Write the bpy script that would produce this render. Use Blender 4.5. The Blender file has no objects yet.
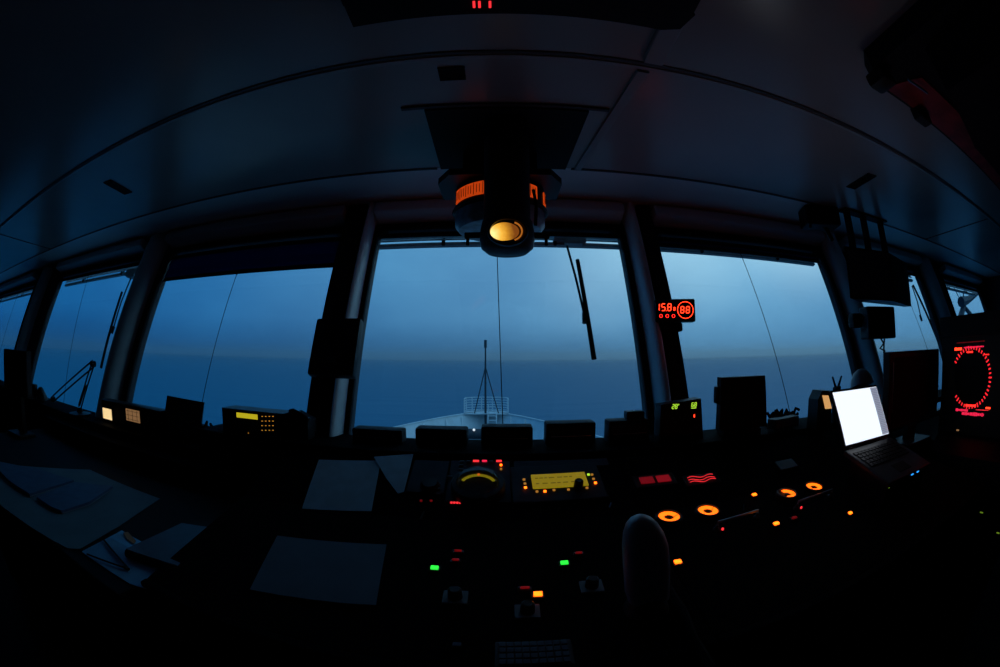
import bpy, bmesh, math, random
from mathutils import Vector, Matrix
random.seed(4)
S = bpy.context.scene
COL = S.collection
EYE = Vector((0, 0, 1.65)); PITCH = math.radians(3.45); FPX = 1000 * 15 / 36.0

# ------------------------------------------------------------------ camera (15 mm full-frame fisheye)
cd = bpy.data.cameras.new('camera'); cam = bpy.data.objects.new('camera', cd); COL.objects.link(cam)
cd.type = 'PANO'; cd.sensor_width = 36; cd.sensor_height = 24.012; cd.sensor_fit = 'HORIZONTAL'
cd.panorama_type = 'FISHEYE_EQUISOLID'; cd.fisheye_lens = 15.0; cd.fisheye_fov = math.radians(200)
cd.clip_start = 0.02; cd.clip_end = 20000
cam.location = EYE; cam.rotation_euler = (math.pi / 2 + PITCH, 0, 0)
S.camera = cam
# ------------------------------------------------------------------ exposure
S.view_settings.view_transform = 'Standard'; S.view_settings.look = 'None'
S.view_settings.exposure = 0.0; S.view_settings.gamma = 1.0; S.view_settings.use_curve_mapping = False
# ------------------------------------------------------------------ sky (overcast dusk, brighter to starboard)
W = bpy.data.worlds.new('dusk_sky'); S.world = W; W.use_nodes = True
nt = W.node_tree; nt.nodes.clear(); N = nt.nodes.new; L = nt.links.new
def mth(t, op, a, b=None, clamp=False):
    n = t.nodes.new('ShaderNodeMath'); n.operation = op; n.use_clamp = clamp
    for i, v in enumerate((a, b)):
        if v is None: continue
        if isinstance(v, (int, float)): n.inputs[i].default_value = v
        else: t.links.new(v, n.inputs[i])
    return n.outputs[0]
def ramp(t, fac, stops, interp='EASE'):
    n = t.nodes.new('ShaderNodeValToRGB'); n.color_ramp.interpolation = interp
    e = n.color_ramp.elements
    while len(e) < len(stops): e.new(0.5)
    for k, (p, c) in enumerate(stops):
        e[k].position = p; e[k].color = (*c, 1) if len(c) == 3 else c
    t.links.new(fac, n.inputs[0]); return n.outputs[0]
tc = N('ShaderNodeTexCoord'); sp = N('ShaderNodeSeparateXYZ'); L(tc.outputs['Generated'], sp.inputs[0])
azf = mth(nt, 'MULTIPLY_ADD', sp.outputs['X'], 0.5); nt.nodes[-1].inputs[2].default_value = 0.5
SKY_AZ = [(0.06, (.010, .14, .39)), (0.18, (.026, .175, .43)), (0.37, (.082, .285, .54)), (0.60, (.135, .36, .61)), (0.79, (.19, .46, .72)), (0.95, (.16, .42, .68))]
c_az = ramp(nt, azf, SKY_AZ, 'LINEAR')
c_el = ramp(nt, sp.outputs['Z'], [(0.0, (.30, .44, .55)), (0.03, (.44, .56, .66)), (0.09, (.80, .85, .89)), (0.20, (1, 1, 1)), (0.32, (1.15, 1.12, 1.08)), (0.6, (.9, .9, .9))], 'LINEAR')
c_er = ramp(nt, sp.outputs['Z'], [(0.0, (.50, .66, .78)), (0.03, (.55, .70, .80)), (0.09, (.72, .82, .88)), (0.20, (1, 1, 1)), (0.32, (1.15, 1.12, 1.08)), (0.6, (.9, .9, .9))], 'LINEAR')
_r = ramp(nt, azf, [(.58, (0, 0, 0)), (.80, (1, 1, 1))]); m0 = N('ShaderNodeMix'); m0.data_type = 'RGBA'; L(_r, m0.inputs[0]); L(c_el, m0.inputs[6]); L(c_er, m0.inputs[7]); c_el = m0.outputs[2]
m1 = N('ShaderNodeMix'); m1.data_type = 'RGBA'; m1.blend_type = 'MULTIPLY'; m1.inputs[0].default_value = 1
L(c_az, m1.inputs[6]); L(c_el, m1.inputs[7])
mp = N('ShaderNodeMapping'); mp.inputs['Scale'].default_value = (1, 1, 1.9); mp.inputs['Location'].default_value = (.35, .2, .1); L(tc.outputs['Generated'], mp.inputs[0])
nz = N('ShaderNodeTexNoise'); nz.inputs['Scale'].default_value = 2.6; nz.inputs['Detail'].default_value = 4; nz.inputs['Roughness'].default_value = .5
L(mp.outputs[0], nz.inputs[0])
cl = ramp(nt, nz.outputs[0], [(0.36, (.88, .90, .93)), (0.55, (1, 1, 1)), (0.72, (1.16, 1.13, 1.09))])
m2 = N('ShaderNodeMix'); m2.data_type = 'RGBA'; m2.blend_type = 'MULTIPLY'; m2.inputs[0].default_value = 1
L(m1.outputs[2], m2.inputs[6]); L(cl, m2.inputs[7])
def glow_at(az, el, width, prev, col):       # a thin place in the cloud, lighter there
    d = Vector((math.sin(math.radians(az)) * math.cos(math.radians(el)), math.cos(math.radians(az)) * math.cos(math.radians(el)), math.sin(math.radians(el))))
    v = N('ShaderNodeVectorMath'); v.operation = 'DISTANCE'; L(tc.outputs['Generated'], v.inputs[0]); v.inputs[1].default_value = d
    f = ramp(nt, mth(nt, 'DIVIDE', v.outputs['Value'], width), [(0.0, (1, 1, 1)), (1.0, (0, 0, 0))])
    m = N('ShaderNodeMix'); m.data_type = 'RGBA'; m.blend_type = 'ADD'; L(mth(nt, 'MULTIPLY', f, 1.0), m.inputs[0])
    L(prev, m.inputs[6]); m.inputs[7].default_value = (*col, 1); return m.outputs[2]
c = glow_at(14, 13, .22, m2.outputs[2], (.10, .13, .11))
c = glow_at(27, 17, .26, c, (.18, .24, .20))
c = glow_at(44, 17, .22, c, (.24, .28, .22))
bg = N('ShaderNodeBackground'); L(c, bg.inputs[0]); bg.inputs[1].default_value = 1.0
wo = N('ShaderNodeOutputWorld'); L(bg.outputs[0], wo.inputs[0])

# ------------------------------------------------------------------ materials
def mat(name, col, rough=.5, metal=0., spec=.5, noise=0., scale=40., bump=0., emit=None, strength=0., coat=0.):
    m = bpy.data.materials.new(name); m.use_nodes = True; t = m.node_tree; b = t.nodes['Principled BSDF']
    b.inputs['Base Color'].default_value = (*col, 1); b.inputs['Roughness'].default_value = rough
    b.inputs['Metallic'].default_value = metal; b.inputs['Specular IOR Level'].default_value = spec
    b.inputs['Coat Weight'].default_value = coat
    if noise or bump:
        tx = t.nodes.new('ShaderNodeTexCoord'); n = t.nodes.new('ShaderNodeTexNoise'); n.inputs['Scale'].default_value = scale; n.inputs['Detail'].default_value = 5
        t.links.new(tx.outputs['Object'], n.inputs[0])
        if noise:
            lo = tuple(c * (1 - noise) for c in col); hi = tuple(min(1, c * (1 + noise)) for c in col)
            t.links.new(ramp(t, n.outputs[0], [(.3, lo), (.7, hi)]), b.inputs['Base Color'])
        if bump:
            bp = t.nodes.new('ShaderNodeBump'); bp.inputs['Strength'].default_value = bump; bp.inputs['Distance'].default_value = .002
            t.links.new(n.outputs[0], bp.inputs['Height']); t.links.new(bp.outputs[0], b.inputs['Normal'])
    if emit:
        b.inputs['Emission Color'].default_value = (*emit, 1); b.inputs['Emission Strength'].default_value = strength
    return m
def glassmat(name, tint=(1, 1, 1), refl=.04):
    m = bpy.data.materials.new(name); m.use_nodes = True; t = m.node_tree; t.nodes.clear()
    tr = t.nodes.new('ShaderNodeBsdfTransparent'); tr.inputs[0].default_value = (*tint, 1)
    gl = t.nodes.new('ShaderNodeBsdfGlossy'); gl.inputs['Roughness'].default_value = .02
    mx = t.nodes.new('ShaderNodeMixShader'); mx.inputs[0].default_value = refl
    o = t.nodes.new('ShaderNodeOutputMaterial')
    t.links.new(tr.outputs[0], mx.inputs[1]); t.links.new(gl.outputs[0], mx.inputs[2]); t.links.new(mx.outputs[0], o.inputs[0]); return m
CEIL = mat('ceiling_paint', (.42, .385, .37), .27, noise=.04, scale=3)
CEILF = mat('window_lit_soffit', (.85, .87, .88), .35, noise=.03, scale=3)  # lighter than the ceiling: window light on this strip put into the colour
SEAM = mat('seam_rubber', (.05, .05, .055), .6)
STRIP = mat('ceiling_strip', (.40, .39, .39), .4)
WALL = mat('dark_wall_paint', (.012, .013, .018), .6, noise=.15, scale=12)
POST = mat('grey_post_paint', (.80, .81, .79), .42, noise=.05, scale=10)
HEAD = mat('window_head_paint', (.75, .77, .78), .45)
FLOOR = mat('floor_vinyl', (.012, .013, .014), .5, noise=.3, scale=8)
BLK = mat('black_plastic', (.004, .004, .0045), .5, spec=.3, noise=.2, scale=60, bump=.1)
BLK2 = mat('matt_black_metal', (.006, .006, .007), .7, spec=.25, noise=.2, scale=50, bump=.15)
RUB = mat('black_rubber', (.004, .004, .004), .8, spec=.2)
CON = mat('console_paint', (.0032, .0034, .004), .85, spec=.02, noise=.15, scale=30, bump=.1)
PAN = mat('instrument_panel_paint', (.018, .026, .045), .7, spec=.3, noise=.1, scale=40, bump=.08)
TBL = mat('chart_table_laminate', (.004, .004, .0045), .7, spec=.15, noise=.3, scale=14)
PAPER = mat('paper', (.34, .37, .40), .8, noise=.05, scale=18)
PAPERD = mat('window_sheen_paper', (.48, .66, .78), .8, noise=.08, scale=18)  # raised colour stands in for window reflection on the checklist's plastic
FOLD = mat('dark_blue_folder', (.07, .09, .13), .45, noise=.1, scale=25)
INK = mat('ink', (.02, .02, .03), .7)
CHROME = mat('brushed_metal', (.5, .5, .52), .3, metal=1)
DGREY = mat('dark_grey_plastic', (.035, .036, .04), .4)
GREY = mat('grey_plastic', (.16, .16, .17), .45)
LEATH = mat('lever_grey_gloss', (.30, .34, .38), .42, noise=.1, scale=60)
BLIND = mat('blind_fabric', (.03, .05, .13), .8, noise=.15, scale=90, bump=.3)
WHITE = mat('white_ship_paint', (.62, .72, .76), .5, noise=.08, scale=1.5)
MASTM = mat('dark_mast_paint', (.03, .045, .06), .6)
GUT = mat('outer_rail_metal', (.78, .84, .86), .45, noise=.1, scale=20)
GLASS = glassmat('window_glass', (.97, .985, .99), .025)
CLEAR = glassmat('clear_plastic_cover', (.85, .9, .95), .035)
_q = BLIND.node_tree; _tl = _q.nodes.new('ShaderNodeBsdfTranslucent'); _tl.inputs[0].default_value = (.05, .12, .32, 1); _mx = _q.nodes.new('ShaderNodeMixShader'); _mx.inputs[0].default_value = .35
_q.links.new(_q.nodes['Principled BSDF'].outputs[0], _mx.inputs[1]); _q.links.new(_tl.outputs[0], _mx.inputs[2]); _q.links.new(_mx.outputs[0], _q.nodes['Material Output'].inputs[0])
def glow(name, col, s): return mat(name, tuple(c * .05 for c in col), .5, emit=col, strength=s)
ORANGE = glow('orange_backlight', (1, .12, .004), 2.7)
AMBER = glow('amber_lamp', (1, .11, .004), 5.0)
AMBERD = glow('dim_amber_legend', (1, .42, .06), .32)
YEL = glow('yellow_lcd', (.75, .62, .02), .62)
YELD = glow('olive_lcd', (.5, .36, .01), .42)
YG = glow('yellow_green_digit', (.5, .9, .05), 1.0)
YGD = glow('dim_yellow_green_led', (.4, .7, .05), .25)
GRN = glow('green_lamp', (.03, .95, .06), 1.1)
GRND = glow('pale_green_lamp', (.06, .55, .28), .6)
RED = glow('red_digit', (1, .018, .012), 3)
REDH = glow('orange_red_digit', (1, .035, .010), 3.6)
REDM = glow('red_lamp', (1, .03, .04), 1.2)
REDD = glow('dim_red_lamp', (.6, .01, .015), .16)
REDP = glow('pinkish_red_text', (1, .02, .08), .9)
BLUE = glow('blue_led', (.03, .35, 1), 1.3)
CREAM = glow('cream_display', (1, .72, .34), .95)
BRWN = glow('brown_display', (.50, .26, .11), .4)
PEACH = glow('peach_display', (1, .52, .18), .62)
RUDO = glow('rudder_scale_backlight', (1, .09, .008), .46)
DECKL = glow('white_deck_lamp', (.8, .9, 1), 1.0)

# ------------------------------------------------------------------ geometry helpers
def ray(px, py):
    x, y = px - 500, 333.5 - py; r = math.hypot(x, y); t = 2 * math.asin(r / (2 * FPX)); s = math.sin(t) / r if r else 0
    v = (x * s, math.cos(t), y * s)
    return Vector((v[0], v[1] * math.cos(PITCH) - v[2] * math.sin(PITCH), v[1] * math.sin(PITCH) + v[2] * math.cos(PITCH)))
def on(px, py, o, n):            # where the sight line through a picture point meets a real plane
    d = ray(px, py); return EYE + d * ((Vector(o) - EYE).dot(n) / d.dot(n))
def aty(px, py, y): return on(px, py, (0, y, 0), Vector((0, 1, 0)))
def atz(px, py, z): return on(px, py, (0, 0, z), Vector((0, 0, 1)))
def atx(px, py, x): return on(px, py, (x, 0, 0), Vector((1, 0, 0)))
class B:
    """collects shapes in local coordinates through matrix m"""
    def __init__(s, m=None): s.bm = bmesh.new(); s.m = m or Matrix.Identity(4)
    def _add(s, verts, faces, m=None):
        M = s.m @ m if m is not None else s.m
        vs = [s.bm.verts.new(M @ Vector(v)) for v in verts]
        for f in faces:
            try: s.bm.faces.new([vs[i] for i in f])
            except ValueError: pass
    def box(s, c, d, bev=0., m=None, taper=None):
        t = bmesh.new(); bmesh.ops.create_cube(t, size=1)
        for v in t.verts:
            v.co.x *= d[0]; v.co.y *= d[1]; v.co.z *= d[2]
        if taper:
            for v in t.verts:
                if v.co.z > 0: v.co.x *= taper[0]; v.co.y *= taper[1]
        if bev: bmesh.ops.bevel(t, geom=t.edges[:], offset=min(bev, min(d) * .45), segments=2, affect='EDGES', profile=.6)
        t.verts.ensure_lookup_table(); t.verts.index_update()
        s._add([v.co + Vector(c) for v in t.verts], [[v.index for v in f.verts] for f in t.faces], m); t.free(); return s
    def box2(s, a, b, bev=0.):
        a, b = Vector(a), Vector(b); return s.box((a + b) / 2, [abs(b[i] - a[i]) for i in range(3)], bev)
    def prism(s, pts, off, m=None):          # pts: 3D polygon, off: extrusion vector
        n = len(pts); off = Vector(off); v = [Vector(p) for p in pts]; v = v + [p + off for p in v]
        s._add(v, [list(range(n))[::-1], list(range(n, 2 * n))] + [[i, (i + 1) % n, n + (i + 1) % n, n + i] for i in range(n)], m); return s
    def tube(s, path, r, seg=8, caps=True):
        P = [Vector(p) for p in path]; R = r if isinstance(r, (list, tuple)) else [r] * len(P)
        verts, faces = [], []
        up = None
        for i, p in enumerate(P):
            d = ((P[min(i + 1, len(P) - 1)] - P[max(i - 1, 0)])).normalized()
            if up is None or abs(d.dot(up)) > .98: up = Vector((0, 0, 1)) if abs(d.z) < .9 else Vector((1, 0, 0))
            a = d.cross(up).normalized(); b = a.cross(d).normalized(); up = b
            for k in range(seg):
                t = 2 * math.pi * k / seg; verts.append(p + (a * math.cos(t) + b * math.sin(t)) * R[i])
        for i in range(len(P) - 1):
            for k in range(seg): faces.append([i * seg + k, i * seg + (k + 1) % seg, (i + 1) * seg + (k + 1) % seg, (i + 1) * seg + k])
        if caps: faces += [list(range(seg))[::-1], [(len(P) - 1) * seg + k for k in range(seg)]]
        s._add(verts, faces); return s
    def lathe(s, prof, m=None, seg=32, a0=0., a1=2 * math.pi):   # prof [(r,z)] about local z
        full = abs(a1 - a0 - 2 * math.pi) < 1e-6; n = seg if full else seg + 1; verts, faces = [], []
        for k in range(n):
            t = a0 + (a1 - a0) * k / seg
            for r, z in prof: verts.append((r * math.cos(t), r * math.sin(t), z))
        q = len(prof)
        for k in range(seg):
            k2 = (k + 1) % n
            for i in range(q - 1): faces.append([k * q + i, k2 * q + i, k2 * q + i + 1, k * q + i + 1])
        if full:
            if prof[0][0] > 1e-5: faces.append([k * q for k in range(n)][::-1])
            if prof[-1][0] > 1e-5: faces.append([k * q + q - 1 for k in range(n)])
        else:
            faces += [[i for i in range(q)], [(n - 1) * q + i for i in range(q)][::-1]]
        s._add(verts, faces, m); return s
    def ring(s, r0, r1, h, m=None, seg=40, a0=0., a1=2 * math.pi):   # closed ring of rectangular section
        full = abs(a1 - a0 - 2 * math.pi) < 1e-6; n = seg if full else seg + 1; verts, faces = [], []
        for k in range(n):
            t = a0 + (a1 - a0) * k / seg
            for r, z in ((r0, 0), (r1, 0), (r1, h), (r0, h)): verts.append((r * math.cos(t), r * math.sin(t), z))
        for k in range(seg):
            k2 = (k + 1) % n
            for i in range(4): faces.append([k * 4 + i, k2 * 4 + i, k2 * 4 + (i + 1) % 4, k * 4 + (i + 1) % 4])
        if not full: faces += [[0, 1, 2, 3], [(n - 1) * 4 + i for i in (3, 2, 1, 0)]]
        s._add(verts, faces, m); return s
    def loft(s, rings, caps=True):
        n = len(rings[0]); verts = [p for r in rings for p in r]
        faces = [[i * n + k, i * n + (k + 1) % n, (i + 1) * n + (k + 1) % n, (i + 1) * n + k] for i in range(len(rings) - 1) for k in range(n)]
        if caps: faces += [list(range(n))[::-1], [(len(rings) - 1) * n + k for k in range(n)]]
        s._add(verts, faces); return s
    def seg7(s, ch, x, y, h, t=.16, d=.0012, slant=.08):   # one digit, local plane xy, facing +z
        w = h * .52; q = h * t
        SEG = {'a': ((0, h), (w, h)), 'b': ((w, h), (w, h / 2)), 'c': ((w, h / 2), (w, 0)), 'd': ((0, 0), (w, 0)), 'e': ((0, 0), (0, h / 2)), 'f': ((0, h / 2), (0, h)), 'g': ((0, h / 2), (w, h / 2))}
        MAP = {'0': 'abcdef', '1': 'bc', '2': 'abged', '3': 'abgcd', '4': 'fgbc', '5': 'afgcd', '6': 'afgedc', '7': 'abc', '8': 'abcdefg', '9': 'abcdfg'}
        for k in MAP[ch]:
            (ax, ay), (bx, by) = SEG[k]; a = Vector((ax, ay)); b = Vector((bx, by)); u = (b - a).normalized(); a = a + u * q * .35; b = b - u * q * .35; p = Vector((-u.y, u.x)) * q / 2
            s.prism([(x + c.x + c.y * slant, y + c.y, 0) for c in (a + p, b + p, b - p, a - p)], (0, 0, d))
        return s
def obj(name, b, m, parent=None, label=None, smooth=False):
    bm = b.bm; bmesh.ops.recalc_face_normals(bm, faces=bm.faces[:])
    me = bpy.data.meshes.new(name); bm.to_mesh(me); bm.free(); me.materials.append(m)
    if smooth:
        me.polygons.foreach_set('use_smooth', [True] * len(me.polygons)); me.set_sharp_from_angle(angle=math.radians(smooth if smooth is not True else 40))
    o = bpy.data.objects.new(name, me); COL.objects.link(o)
    if parent: o.parent = parent
    if label: o['label'] = label
    return o
def tag(o, label, cat, group=None):
    o['label'] = label; o['category'] = cat
    if group: o['group'] = group
    return o
def thing(name, loc, label, cat, group=None, rz=0., M=None):
    o = bpy.data.objects.new(name, None); COL.objects.link(o); o.empty_display_size = .05
    if M is not None: o.matrix_world = M
    else: o.location = loc; o.rotation_euler = (0, 0, rz)
    return tag(o, label, cat, group)
def struct(name, b, m, parent=None, smooth=False):
    o = obj(name, b, m, parent, smooth=smooth)
    if parent is None: o['kind'] = 'structure'
    return o
def frame(o, x, y):             # matrix with origin o, local x, y axes, z = normal
    x = Vector(x).normalized(); z = x.cross(Vector(y)).normalized(); y = z.cross(x)
    return Matrix(((x.x, y.x, z.x, o[0]), (x.y, y.y, z.y, o[1]), (x.z, y.z, z.z, o[2]), (0, 0, 0, 1)))
def yaw(dx, dy): return math.atan2(dy, dx)

# ------------------------------------------------------------------ the room
CZ = 2.55; XL, XR, YB = -9.75, 6.75, -3.4
K = .39; A0 = 1.97                             # window plane: y = A0 + K*(z-1.65), leaning out at the top
FAC = frame((0, A0, 1.65), (1, 0, 0), (0, K, 1))   # x along, y up the slant, z towards the room
CS = math.sqrt(1 + K * K)
def fz(z): return z * CS                       # height above eye -> distance up the slant
def onf(px, py): return on(px, py, (0, A0, 1.65), Vector((0, 1, -K)))
def fac(px, py):
    p = FAC.inverted() @ onf(px, py); return p.x, p.y
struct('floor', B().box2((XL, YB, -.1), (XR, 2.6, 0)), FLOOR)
struct('ceiling', B().box2((XL, YB, CZ), (XR, 1.80, CZ + .1)), CEIL)
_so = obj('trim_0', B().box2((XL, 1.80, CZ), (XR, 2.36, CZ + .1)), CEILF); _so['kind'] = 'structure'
SIDE = [(YB, 0), (1.86, 0), (1.86, 1.15), (A0 + K * (CZ - 1.65) + .02, CZ), (YB, CZ)]   # end walls follow the leaning window front
struct('wall_left', B().prism([(XL - .1, y, z) for y, z in SIDE], (.1, 0, 0)), WALL)
struct('wall_right', B().prism([(XR, y, z) for y, z in SIDE], (.1, 0, 0)), WALL)
struct('wall_back', B().box2((XL - .1, YB - .1, 0), (XR + .1, YB, CZ + .1)), WALL)
WIN = [(-9.2, -5.68), (-4.70, -2.84), (-2.46, -.93), (-.70, .69), (.92, 2.33), (2.66, 4.05), (4.80, 6.45)]
WZ0, WZ1 = -.54, .735
b = B(FAC)
b.box2((XL, fz(WZ0) - .06, -.05), (XR, fz(WZ0), -.005)); b.box2((XL, fz(WZ1), -.05), (XR, fz(.93), -.005))
xs = [XL] + [v for w in WIN for v in w] + [XR]
for i in range(0, len(xs), 2): b.box2((xs[i], fz(WZ0) , -.05), (xs[i + 1], fz(WZ1), -.005))
b.m = Matrix.Identity(4); b.box2((XL, 1.81, 0), (XR, 1.86, 1.115))
struct('wall_front', b, WALL)
for i, (x0, x1) in enumerate(WIN):
    w = bpy.data.objects.new('window_%d' % (i + 1), None); COL.objects.link(w); w['kind'] = 'structure'; w.location = (0, 0, 0)
    f = B(FAC); t = .035; y0, y1 = fz(WZ0), fz(WZ1)
    x0, x1, y0, y1 = x0 + .001, x1 - .001, y0 + .001, y1 - .001
    f.box2((x0 - t, y0 - t, -.004), (x0, y1 + t, .022), .006); f.box2((x1, y0 - t, -.004), (x1 + t, y1 + t, .022), .006)
    f.box2((x0, y1, -.004), (x1, y1 + t, .022), .006); f.box2((x0, y0 - t, -.004), (x1, y0, .022), .006)
    # corner fillets of the rounded opening
    for sx, sy, cx, cy in ((1, -1, x0, y1), (-1, -1, x1, y1), (1, 1, x0, y0), (-1, 1, x1, y0)):
        R = .05; pts = [(cx, cy, -.03)] + [(cx + sx * R * (1 - math.sin(a)), cy + sy * R * (1 - math.cos(a)), -.03) for a in [k * math.pi / 12 for k in range(7)]]
        f.prism(pts, (0, 0, .04))
    obj('frame', f, RUB, w)
    obj('pane', B(FAC).box2((x0, y0, -.040), (x1, y1, -.032)), GLASS, w)
# rounded posts between the windows, and the dark cable covers beside the two middle ones
TR = [0]
def trim(b, m, smooth=False):
    TR[0] += 1; return struct('trim_%d' % TR[0], b, m, smooth=smooth)
def post(xa, xb, h=.125):
    c, r = (xa + xb) / 2, (xb - xa) / 2; prof = [(c - r, 0)] + [(c - r * math.cos(a), .015 + (h - .015) * math.sin(a)) for a in [k * math.pi / 10 for k in range(11)]] + [(c + r, 0)]
    b = B(FAC); b.prism([(x, fz(-.55), z) for x, z in prof], (0, fz(1.435), 0)); trim(b, POST, 50)
for xa, xb in ((-5.36, -5.12), (-2.78, -2.56), (-.775, -.725), (.725, .80), (2.40, 2.56), (4.16, 4.42)): post(xa, xb)
trim(B(FAC).box2((-.905, fz(-.5), 0), (-.785, fz(.885), .09), .012), BLK2)
trim(B(FAC).box2((.812, fz(-.5), 0), (.89, fz(.885), .09), .012), BLK2)
# window head moulding: dark lip, pale strip, shadow line
for i, (x0, x1) in enumerate(WIN):
    trim(B(FAC).box2((x0 - .02, fz(.775), 0), (x1 + .02, fz(.845), .13), .012), HEAD)
# ledge under the windows
trim(B().box2((-1.42, 1.52, 1.255), (XR, 1.80, 1.295), .008), CON)
trim(B().box2((-1.42, 1.525, 1.12), (-.91, 1.80, 1.254), .004), CON)
trim(B().box2((XL, 1.52, 1.15), (-1.425, 1.80, 1.19), .008), CON)
# ceiling joints (athwartships), the raised strip and the two fore-and-aft strips
trim(B().box2((XL, 1.796, CZ - .004), (-.30, 1.812, CZ)), SEAM)
trim(B().box2((.34, 1.796, CZ - .004), (XR, 1.812, CZ)), SEAM)
trim(B().box2((XL, .956, CZ - .004), (XR, .970, CZ), .002), SEAM)
trim(B().box2((XL, .977, CZ - .005), (XR, .995, CZ), .003), STRIP)
trim(B().box2((.435, .60, CZ - .022), (.50, .94, CZ), .005), STRIP)
trim(B().prism([(.435, 1.0, CZ), (.475, 1.0, CZ), (.385, 1.79, CZ), (.355, 1.79, CZ)], (0, 0, -.012)), STRIP)
trim(B().box2((-.36, 1.255, CZ - .008), (.40, 1.272, CZ)), SEAM)
for xx in (-4.2, 3.55): trim(B().box2((xx, 1.0, CZ - .004), (xx + .012, 1.79, CZ)), SEAM)

# ------------------------------------------------------------------ consoles
UPO = Vector((0, 1.5, 1.27)); UPM = frame(UPO, (1, 0, 0), (0, .3, .118))      # upper sloping instrument face
LPO = Vector((0, 1.2, 1.152)); LPM = frame(LPO, (1, 0, 0), (0, .58, .09))      # lower desk face
def up(px, py): n_ = UPM.to_3x3() @ Vector((0, 0, 1)); p = UPM.inverted() @ on(px, py, UPO + n_ * .012, n_); return p.x, p.y
def lp(px, py): n_ = LPM.to_3x3() @ Vector((0, 0, 1)); p = LPM.inverted() @ on(px, py, LPO + n_ * .012, n_); return p.x, p.y
PROF = [(1.515, .0), (1.515, 1.25), (1.50, 1.27), (1.20, 1.152), (.62, 1.062), (.60, 1.04), (.61, .98), (.74, .92), (.76, .12), (.82, .10), (.82, 0)]
def console(xa, xb, label, cat='console'):
    t = thing('bridge_console', ((xa + xb) / 2, 1.1, 0), label, cat, 'bridge consoles below the windows')
    Mi = Matrix.Translation((-(xa + xb) / 2, -1.1, 0))
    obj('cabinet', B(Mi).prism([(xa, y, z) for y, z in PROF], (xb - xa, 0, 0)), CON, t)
    e = B(Mi); e.box2((xa, .585, 1.035), (xb, .615, 1.066), .006); obj('edge_rail', e, CON, t)
    for k in range(2):
        w = (xb - xa) / 2; d = B(Mi); d.box2((xa + k * w + .02, .742, .16), (xa + (k + 1) * w - .02, .76, .86), .004); dd = obj('door', d, CON, t)
        h = B(Mi); hx = xa + w + (-.06 if k == 0 else .06); h.tube([(hx, .745, .45), (hx, .715, .46), (hx, .715, .58), (hx, .745, .59)], .006); obj('handle', h, CHROME, dd)
    return t, Mi
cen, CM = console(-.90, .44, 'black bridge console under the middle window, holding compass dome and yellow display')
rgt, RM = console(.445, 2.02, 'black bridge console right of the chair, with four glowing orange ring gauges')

def on_up(b_, M): b_.m = M @ UPM; return b_
def UB(M): return B(M @ UPM)
def LB(M): return B(M @ LPM)

# --- left instrument module (415-455, 456-500)
x0, y0 = up(416, 500); x1, y1 = up(450, 456)
lpn = obj('instrument_panel', UB(CM).box2((-.315, -.20, 0), (-.185, -.01, .006), .003), PAN, cen)
kx, ky = up(430, 485)
obj('round_dial', UB(CM).lathe([(.0, .02), (.026, .02), (.03, .014), (.034, 0)], Matrix.Translation((kx, ky, .006)), 28), BLK, lpn, smooth=True)
for q in range(3):
    bx, by = up(438, 483 + q * 5); obj('button', UB(CM).box((bx, by, .009), (.016, .007, .005), .001), GREY, lpn)
for px in (421, 431):
    bx, by = up(px, 500); obj('indicator_lamp', UB(CM).box((bx, by, .009), (.008, .007, .005), .001), REDD, lpn)
# --- compass module with a domed gyro repeater
mid = obj('compass_panel', UB(CM).box2((-.178, -.24, 0), (.035, -.005, .006), .003), PAN, cen)
cx, cy = up(478, 489)
DM = Matrix.Translation((cx, cy, .006)); R = .090
obj('compass_bezel', UB(CM).lathe([(R, 0), (R, .028), (R - .006, .036), (R - .022, .038), (R - .026, .030), (R - .026, .002), (0, .002)], DM, 48), BLK, mid, smooth=True)
obj('compass_card', UB(CM).lathe([(0, .012), (.052, .012), (.052, .004)], DM, 40), BLK2, mid)
obj('card_scale', UB(CM).ring(.054, .068, .004, DM @ Matrix.Translation((0, 0, .018)), 40, math.radians(28), math.radians(152)), YELD, mid)
obj('lubber_mark', UB(CM).box((cx, cy + .058, .030), (.008, .010, .003)), glow('orange_mark', (1, .15, .01), .8), mid)
hx = B(CM @ UPM)
hx.lathe([(.074, 0), (.070, .018), (.055, .034), (.03, .043), (0, .046)], DM @ Matrix.Translation((0, 0, .032)), 32); obj('dome', hx, CLEAR, mid, smooth=True)
for px, py, m_, w in ((476, 460.5, REDM, .022), (484.5, 460.5, REDP, .018), (499, 460.5, REDM, .020), (501, 464.5, AMBER, .008), (501, 468.5, AMBERD, .008)):
    bx, by = up(px, py); obj('lit_button', UB(CM).box((bx, by, .010), (w, .007, .006), .0015), m_, mid)
for px, py in ((462, 461), (469, 461), (461, 465), (461, 469), (450, 476), (491, 461)):
    bx, by = up(px, py); obj('button', UB(CM).box((bx, by, .010), (.017, .006, .006), .0015), GREY, mid)
bx, by = up(456, 502)
for q in range(4): obj('red_indicator', UB(CM).box((bx - .015 + q * .0095, by, .009), (.007, .006, .005), .001), REDM, mid)
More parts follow.
